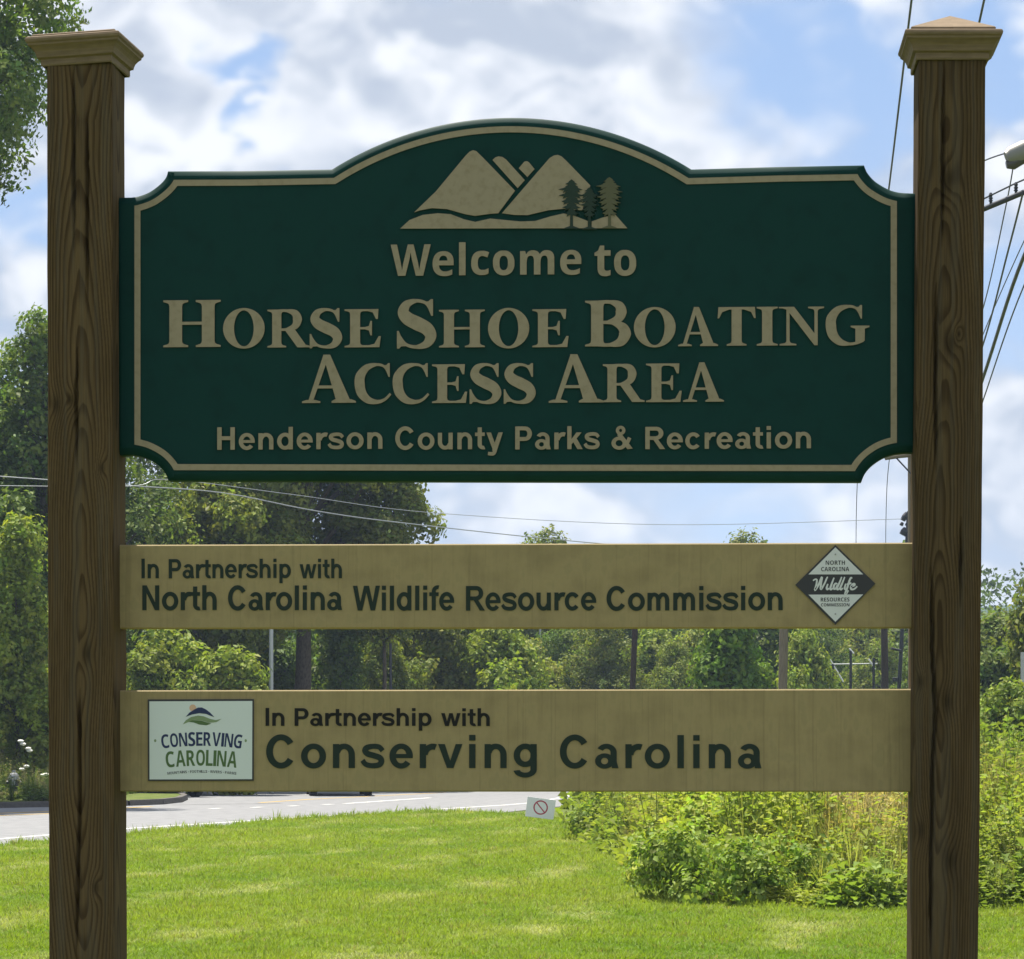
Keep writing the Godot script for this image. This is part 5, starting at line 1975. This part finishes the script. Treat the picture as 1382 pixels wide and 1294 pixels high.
func build_poles() -> void:
	# pole with the lamp, just out of the picture: its arm and lamp reach in
	var f1 := at_x(1462, 39.0)
	var p1 := pole("utility_pole", "tall timber utility pole with lamp and long crossarm beside the weeds", f1, f1 + Vector3(0.05, 11.2, 0), 0.16, 0.11, M.pole_wood)
	var L := func(x: float, y: float, d: float): return at_px(x, y, d) - f1
	var g := Geo.new()
	var a0: Vector3 = L.call(1500, 210, 38.2)
	var a1: Vector3 = L.call(1306, 291, 40.6)
	g.tube([a0, a1], [0.040], 4)
	part("crossarm", g, M.dark_metal, p1)
	for q in [[1337, 275], [1371, 261], [1420, 240]]:
		insulator(p1, (L.call(q[0], q[1], lerpf(38.2, 40.6, (1500.0 - q[0]) / 194.0))), 0.15, 0.032)
	g = Geo.new()
	g.tube([L.call(1500, 196, 38.2), L.call(1420, 226, 39.2), L.call(1371, 247, 39.8), L.call(1330, 267, 40.3), L.call(1300, 281, 40.7)], [0.012], 5)
	part("arm_wire", g, M.wire, p1)
	g = Geo.new()
	var h0: Vector3 = L.call(1358, 213, 39.0)
	var h1: Vector3 = L.call(1402, 195, 39.0)
	g.tube([h0, h0.lerp(h1, 0.12), h0.lerp(h1, 0.55), h1, h1 + (h1 - h0) * 0.3], [0.085, 0.125, 0.14, 0.10, 0.05], 12)
	var lamp := part("lamp_head", g, M.lamp_grey, p1)
	g = Geo.new()
	var dn := Vector3(0, -0.085, 0)
	g.tube([h0 + dn * 1.1, h0.lerp(h1, 0.2) + dn * 1.3, h0.lerp(h1, 0.62) + dn * 1.2], [0.05, 0.085, 0.06], 10)
	part("lens", g, M.lamp_lens, lamp)
	g = Geo.new()
	g.tube([h1 + (h1 - h0) * 0.2, L.call(1432, 186, 39.0), Vector3(0, high_at(200, 39.0), 0)], [0.03], 6)
	part("lamp_arm", g, M.dark_metal, p1)
	# pole hidden behind the timber post, its arm showing below the green panel
	var f3 := at_x(1234, 78.0)
	var p3 := pole("utility_pole", "grey utility pole with a braced crossarm just behind the timber post", f3, at_px(1231, 596, 78.0), 0.16, 0.12, M.pole_wood)
	var K := func(x: float, y: float, d: float): return at_px(x, y, d) - f3
	g = Geo.new()
	g.tube([K.call(1194, 618, 77.8), K.call(1212, 615.5, 77.8), K.call(1268, 610, 77.8)], [0.06], 4)
	part("crossarm", g, M.pole_wood, p3)
	g = Geo.new()
	g.tube([K.call(1206, 614, 77.8), K.call(1230, 640, 77.8)], [0.022], 5)
	part("brace", g, M.dark_metal, p3)
	# slim pole further along the line
	var f4 := at_x(1196, 112.0)
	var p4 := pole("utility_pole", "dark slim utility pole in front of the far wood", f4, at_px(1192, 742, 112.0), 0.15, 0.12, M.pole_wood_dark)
	g = Geo.new()
	g.tube([at_px(1150, 756, 112.0) - f4, at_px(1238, 752, 112.0) - f4], [0.06], 4)
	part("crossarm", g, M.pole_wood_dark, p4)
	# leaning pole with switchgear
	var f5 := at_x(1206, 100.0)
	var p5 := pole("utility_pole", "thin leaning pole with switchgear at its top beside the slim pole", f5, at_px(1226, 690, 100.0), 0.075, 0.06, M.dark_metal)
	for q in [[1221, 697, 0.30, 0.09], [1217, 707, 0.12, 0.06], [1224, 707, 0.14, 0.05], [1220, 717, 0.26, 0.11], [1225, 723, 0.12, 0.12], [1229, 727, 0.18, 0.08]]:
		g = Geo.new()
		var c := at_px(q[0], q[1], 100.0) - f5
		g.lathe([[0.0, -q[2] / 2], [q[3], -q[2] / 2], [q[3] * 1.1, 0.0], [q[3] * 0.7, q[2] / 2], [0.0, q[2] / 2]], 8, c, Basis(Vector3.BACK, -0.5))
		part("switchgear", g, M.dark_metal, p5)
	g = Geo.new()
	g.box(at_px(1208, 917, 99.9) - f5, Vector3(0.16, 0.14, 0.14), 0.01)
	part("meter_box", g, M.dark_metal, p5)
	g = Geo.new()
	g.tube([at_px(1203, 875, 99.9) - f5, at_px(1216, 878, 99.9) - f5], [0.05], 6)
	part("bracket", g, M.dark_metal, p5)
	# other poles seen between the boards
	pole("timber_pole", "sunlit timber pole between the bushy tree and the wood", at_x(1054, 84), at_px(1059, 772, 84.0), 0.14, 0.12, M.pole_wood)
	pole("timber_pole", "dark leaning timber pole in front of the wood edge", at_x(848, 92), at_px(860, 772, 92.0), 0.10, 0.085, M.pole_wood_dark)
	pole("timber_pole", "slim grey pole beside the thick pale trunk", at_x(366, 90), at_px(366, 792, 90.0), 0.075, 0.065, M.galvanised)
	pole("timber_pole", "short black pole under light leaves near the ivy trunk", at_x(528, 95), at_px(527, 868, 95.0), 0.05, 0.045, M.dark_metal)
	pole("timber_pole", "thin bluish pole at the edge of the wood", at_x(729, 128), at_px(729, 795, 128.0), 0.05, 0.045, M.galvanised)
	var blue := pole("marker_pole", "thin pale blue-grey pole beyond the weeds", at_x(1381, 72), at_px(1380, 880, 72.0), 0.055, 0.05, M.galvanised)
	blue.set_meta("category", "pole")
	# a frame of dark posts with a rail and white braces: a yard far down the road
	var fy := at_x(1147, 118)
	var yard := thing("timber_gantry", "dark posts joined by a rail with slanting white braces down the road", "gantry", fy)
	var Y := func(x: float, y: float): return at_px(x, y, 118.0) - fy
	for q in [[1124, 896], [1148, 878], [1179, 888]]:
		g = Geo.new()
		var tp: Vector3 = Y.call(q[0], q[1])
		g.tube([Vector3(tp.x, 0, tp.z), tp], [0.055], 7)
		part("post", g, M.dark_metal, yard)
	g = Geo.new()
	g.tube([Y.call(1118, 896.5), Y.call(1184, 895.5)], [0.03], 6)
	part("rail", g, M.galvanised, yard)
	for q in [[1120, 890, 1138, 920], [1146, 875, 1152, 882], [1172, 889, 1181, 903]]:
		g = Geo.new()
		g.tube([Y.call(q[0], q[1]), Y.call(q[2], q[3])], [0.035], 5)
		part("brace", g, M.sign_white, yard)
	for q in [[1110, 905], [1119, 904]]:
		g = Geo.new()
		var tp: Vector3 = Y.call(q[0], q[1])
		g.tube([Vector3(tp.x, 0, tp.z), tp], [0.045], 6)
		part("stub_post", g, M.galvanised, yard)
	# small white-roofed shed behind the slim pole
	var fs := at_x(1222, 150)
	var shed := thing("shed", "low shed with a white metal roof behind the slim pole", "shed", fs)
	g = Geo.new()
	g.box(Vector3(0, 1.6, 0), Vector3(4.0, 3.2, 4.0), 0.02)
	part("wall", g, M.house_wall, shed)
	g = Geo.new()
	for s in [-1.0, 1.0]:
		g.quad(Vector3(s * 2.4, 3.1, 2.3), Vector3(s * 2.4, 3.1, -2.3), Vector3(0, 4.45, -2.3), Vector3(0, 4.45, 2.3), Vector3(s * 0.5, 0.86, 0).normalized())
		g.quad(Vector3(s * 2.4, 3.06, 2.3), Vector3(s * 2.4, 3.06, -2.3), Vector3(0, 4.41, -2.3), Vector3(0, 4.41, 2.3), Vector3(s * -0.5, -0.86, 0).normalized())
	g.flat(Vector3(-2.0, 3.2, 2.0), Vector3(2.0, 3.2, 2.0), Vector3(0, 4.3, 2.0), Vector3.BACK)
	part("roof", g, M.roof_white, shed)
	g = Geo.new()
	g.box(Vector3(-0.6, 1.05, 2.02), Vector3(0.95, 2.1, 0.06), 0.01)
	part("door", g, M.roof_white, shed)
	# wires
	wire([at_px(1262, -260, 22.0), at_px(1230, 0, 29.0), at_px(1200, 250, 40.0), at_px(1176, 440, 56.0), at_px(1157, 650, 92.0), at_px(1155, 756, 112.0)], 0.013, M.wire, "thin wire passing above the scalloped corner of the green panel")
	wire([at_px(1388, -260, 22.0), at_px(1328, 0, 29.0), at_px(1268, 280, 42.0), at_px(1222, 500, 62.0), at_px(1198, 640, 92.0), at_px(1195, 752, 112.0)], 0.013, M.wire, "thin wire crossing behind the pyramid post cap")
	wire([at_px(1371, 200, 39.4), at_px(1357, 280, 42.0), at_px(1322, 432, 50.0), at_px(1275, 560, 64.0), at_px(1243, 640, 78.0)], 0.010, M.wire, "thin wire hanging past the lamp head of the lamp pole")
	wire([at_px(1380, 262, 39.6), at_px(1360, 340, 43.0), at_px(1325, 470, 51.0), at_px(1278, 600, 64.0), at_px(1240, 668, 78.0)], 0.015, M.wire, "twisted dark service wire running from the lamp pole's crossarm")
	wire([at_px(1425, 246, 39.0), at_px(1382, 325, 43.0), at_px(1325, 455, 52.0), at_px(1280, 570, 64.0), at_px(1243, 648, 78.0)], 0.009, M.wire, "thin wire strung just above the thick sagging cable")
	wire([at_px(1462, 200, 39.0), at_px(1382, 345, 43.0), at_px(1326, 512, 52.0), at_px(1275, 660, 66.0), at_px(1240, 735, 78.0)], 0.030, M.wire, "thick dark cable sagging away from the lamp pole")
	wire([at_px(1462, 235, 39.0), at_px(1382, 385, 43.0), at_px(1325, 545, 52.0), at_px(1276, 690, 66.0), at_px(1240, 760, 78.0)], 0.012, M.wire, "thin wire strung just below the thick sagging cable")
	wire([at_px(1362, 205, 39.2), at_px(1330, 216, 41.0), at_px(1290, 236, 44.0), at_px(1236, 290, 50.0)], 0.011, M.wire, "short wire from the lamp head to behind the timber post")
	wire([at_px(-40, 640, 78.0), at_px(170, 655, 80.0), at_px(300, 665, 82.0), at_px(430, 690, 84.0), at_px(565, 708, 88.0), at_px(830, 735, 98.0), at_px(1155, 756, 111.5)], 0.016, M.wire_pale, "pale wire sloping down to the top edge of the upper board", "pale wires over the road")
	wire([at_px(-40, 655, 77.0), at_px(172, 656, 79.0), at_px(228, 647, 80.0), at_px(400, 668, 84.0), at_px(585, 692, 90.0), at_px(900, 708, 96.0), at_px(1222, 700, 100.0)], 0.010, M.wire_pale, "thin pale wire running level above the upper board", "pale wires over the road")


# ------------------------------------------------------------------ things by the road
func build_road_things() -> void:
	# tilted white notice with a red ring and slash
	var foot := on_ground(727, 1113)
	var d := -foot.z
	var t := thing("yard_sign", "small tilted white notice with a red ring and slash at the lawn's edge", "sign", foot)
	var c := at_px(729.5, 1090.5, d) - foot
	var bs := Basis(Vector3.BACK, deg_to_rad(-7.5)) * Basis(Vector3.RIGHT, deg_to_rad(-9.0))
	var w := 38.5 / F * d
	var h := 27.0 / F * d
	var g := Geo.new()
	g.box(c, Vector3(w, h, 0.008), 0.0015, bs)
	var plate_ := part("plate", g, M.sign_white, t)
	var ring := Geo.new()
	var R := 9.8 / F * d
	var outer := ellipse(Vector2.ZERO, R, R, 40)
	var inner := ellipse(Vector2.ZERO, R * 0.82, R * 0.82, 40)
	ring.plate([outer], [inner], 0.0, 0.002)
	var slash := PackedVector2Array([Vector2(-0.66, 0.55), Vector2(-0.55, 0.66), Vector2(0.66, -0.55), Vector2(0.55, -0.66)])
	for i in 4:
		slash[i] *= R
	slash.reverse()
	ring.plate([slash], [], 0.0, 0.0024)
	var rm := part("ring", ring, M.sign_red, plate_)
	rm.transform = Transform3D(bs, c + bs * Vector3(0, 0.012, 0.0045))
	var fig := Geo.new()
	for s in [[-0.5, 0.55, -0.2, 0.3, 0.05, 0.05, 0.3, -0.25, 0.42, -0.62], [-0.55, -0.12, -0.2, -0.18, 0.12, -0.06], [0.1, 0.1, 0.22, 0.34, 0.32, 0.2]]:
		var st := stroke(s, [0.10, 0.20, 0.22, 0.10], 5)
		for i in st.size():
			st[i] *= R
		for q in Geometry2D.offset_polygon(st, 0.0001):
			if not Geometry2D.is_polygon_clockwise(q):
				fig.plate([q], [], 0.0, 0.0031 + 0.0003 * s[1])
	var fm := part("figure", fig, M.sign_purple, plate_)
	fm.transform = rm.transform
	for s in [-0.42, 0.42]:
		g = Geo.new()
		var p: Vector3 = c + bs * Vector3(s * w, 0.1 * h, -0.008)
		g.tube([Vector3(p.x, -0.08, p.z), p], [0.006], 5)
		part("stake", g, M.galvanised, t)
	# fire hydrant in the grass beyond the kerb
	var hf := on_ground(19, 1084.5)
	hf.y = 0.13
	var hy := thing("fire_hydrant", "weathered grey fire hydrant with dark outlets in the roadside growth", "hydrant", hf)
	var s1 := 1.05
	g = Geo.new()
	g.lathe([[0.0, 0.0], [0.15, 0.0], [0.15, 0.04], [0.10, 0.05], [0.095, 0.30], [0.125, 0.31], [0.125, 0.35], [0.105, 0.36], [0.105, 0.46]], 16, Vector3.ZERO, Basis().scaled(Vector3.ONE * s1))
	part("barrel", g, M.hydrant_dark, hy)
	g = Geo.new()
	g.lathe([[0.15, 0.455], [0.15, 0.485], [0.135, 0.50], [0.12, 0.56], [0.085, 0.615], [0.045, 0.64], [0.04, 0.69], [0.0, 0.69]], 16, Vector3.ZERO, Basis().scaled(Vector3.ONE * s1))
	part("bonnet", g, M.hydrant_paint, hy)
	for q in [[Vector3(1, 0, 0), 0.05], [Vector3(-1, 0, 0), 0.05], [Vector3(0, 0, 1), 0.07]]:
		g = Geo.new()
		var dir: Vector3 = q[0]
		g.tube([Vector3(0, 0.41, 0) + dir * 0.08, Vector3(0, 0.41, 0) + dir * 0.15, Vector3(0, 0.41, 0) + dir * 0.152, Vector3(0, 0.41, 0) + dir * 0.19], [q[1] * 0.8, q[1] * 0.8, q[1], q[1]], 10)
		part("outlet", g, M.hydrant_dark if q[1] < 0.06 else M.hydrant_paint, hy)
	# two vehicles, mostly hidden by the lower board
	car("car", "silver car on the road coming along the lanes", on_ground(457, 1073.0), atan2(0.10, 1.0), M.car_silver)
	car("car", "black car waiting at the side road behind the verge", on_ground(196, 1075.0) + Vector3(0, 0, 0), atan2(0.85, 1.0), M.car_black)


func car(called: String, label: String, at: Vector3, turn: float, paint: Material) -> void:
	var t := thing(called, label, "car", at)
	t.rotation.y = turn
	# sections along the length (z): half width, sill, shoulder and roof heights
	var sec := [[2.25, 0.70, 0.34, 0.72, 0.0], [2.18, 0.82, 0.24, 0.84, 0.0], [1.6, 0.90, 0.22, 0.95, 0.0], [1.0, 0.91, 0.22, 1.0, 0.0], [0.0, 0.92, 0.22, 1.0, 0.0], [-1.4, 0.91, 0.22, 1.02, 0.0], [-2.0, 0.88, 0.25, 1.02, 0.0], [-2.25, 0.78, 0.36, 0.95, 0.0]]
	var g := Geo.new()
	var rings := []
	for s in sec:
		var hw: float = s[1]
		var lo: float = s[2] + 0.16
		var sh: float = s[3]
		rings.append([Vector3(-hw * 0.86, lo, s[0]), Vector3(-hw, lo + 0.12, s[0]), Vector3(-hw, lerpf(lo, sh, 0.65), s[0]), Vector3(-hw * 0.93, sh - 0.03, s[0]), Vector3(-hw * 0.8, sh, s[0]), Vector3(hw * 0.8, sh, s[0]), Vector3(hw * 0.93, sh - 0.03, s[0]), Vector3(hw, lerpf(lo, sh, 0.65), s[0]), Vector3(hw, lo + 0.12, s[0]), Vector3(hw * 0.86, lo, s[0])])
	for i in rings.size() - 1:
		for k in 10:
			var e := (k + 1) % 10
			var mid: Vector3 = (rings[i][k] + rings[i][e]) / 2.0
			var out := Vector3(mid.x, mid.y - 0.6, 0)
			g.flat(rings[i][k], rings[i][e], rings[i + 1][e], out)
			g.flat(rings[i][k], rings[i + 1][e], rings[i + 1][k], out)
	for e in [[0, 1.0], [rings.size() - 1, -1.0]]:
		for k in range(1, 9):
			g.flat(rings[e[0]][0], rings[e[0]][k], rings[e[0]][k + 1], Vector3(0, 0, e[1]))
	var body := part("body", g, paint, t)
	# cabin
	var lowr := [Vector3(-0.78, 1.0, 1.05), Vector3(0.78, 1.0, 1.05), Vector3(0.80, 1.02, -1.75), Vector3(-0.80, 1.02, -1.75)]
	var topr := [Vector3(-0.60, 1.46, 0.25), Vector3(0.60, 1.46, 0.25), Vector3(0.60, 1.46, -1.15), Vector3(-0.60, 1.46, -1.15)]
	g = Geo.new()
	g.quad(topr[0], topr[1], topr[2], topr[3], Vector3.UP)
	for k in 4:
		var e := (k + 1) % 4
		var m: Vector3 = (lowr[k] + lowr[e]) / 2.0 - Vector3(0, 1.0, -0.35)
		g.flat(lowr[k], lowr[e], topr[e], m)
		g.flat(lowr[k], topr[e], topr[k], m)
	part("roof", g, paint, t)
	for k in 4:
		var e := (k + 1) % 4
		var a: Vector3 = lowr[k]
		var b: Vector3 = lowr[e]
		var c: Vector3 = topr[e]
		var d: Vector3 = topr[k]
		var nn := (b - a).cross(d - a).normalized()
		if nn.dot((a + b) / 2.0 - Vector3(0, 1.0, -0.35)) < 0.0:
			nn = -nn
		g = Geo.new()
		var q := []
		for f in [[0.07, 0.10], [0.93, 0.10], [0.90, 0.90], [0.10, 0.90]]:
			q.append(a.lerp(b, f[0]).lerp(d.lerp(c, f[0]), f[1]) + nn * 0.006)
		g.quad(q[0], q[1], q[2], q[3], nn)
		part(["windscreen", "side_window", "rear_window", "side_window"][k], g, M.car_glass, t)
	for sx in [-1.0, 1.0]:
		for z in [1.38, -1.38]:
			var wb := Basis(Vector3.BACK, PI / 2)
			g = Geo.new()
			g.lathe([[0.20, -0.11], [0.31, -0.11], [0.335, -0.08], [0.335, 0.08], [0.31, 0.11], [0.20, 0.11]], 24, Vector3.ZERO, wb)
			var wh := part("wheel", g, M.tyre, t)
			wh.position = Vector3(sx * 0.80, 0.335, z)
			g = Geo.new()
			g.lathe([[0.0, 0.085], [0.20, 0.10], [0.21, 0.07], [0.21, -0.07], [0.20, -0.10], [0.0, -0.085]], 18, Vector3.ZERO, wb)
			part("rim", g, M.wheel_metal, wh)
		g = Geo.new()
		g.box(Vector3(sx * 0.60, 0.68, 2.17), Vector3(0.34, 0.13, 0.16), 0.03)
		part("headlight", g, M.head_light, t)
		g = Geo.new()
		g.box(Vector3(sx * 0.64, 0.82, -2.18), Vector3(0.26, 0.15, 0.14), 0.03)
		part("tail_light", g, M.tail_light, t)
		g = Geo.new()
		g.box(Vector3(sx * 0.93, 1.02, 0.75), Vector3(0.20, 0.13, 0.09), 0.03)
		part("mirror", g, paint, t)
	g = Geo.new()
	g.box(Vector3(0, 0.56, 2.24), Vector3(1.2, 0.14, 0.08), 0.03)
	part("grille", g, M.car_trim, body)
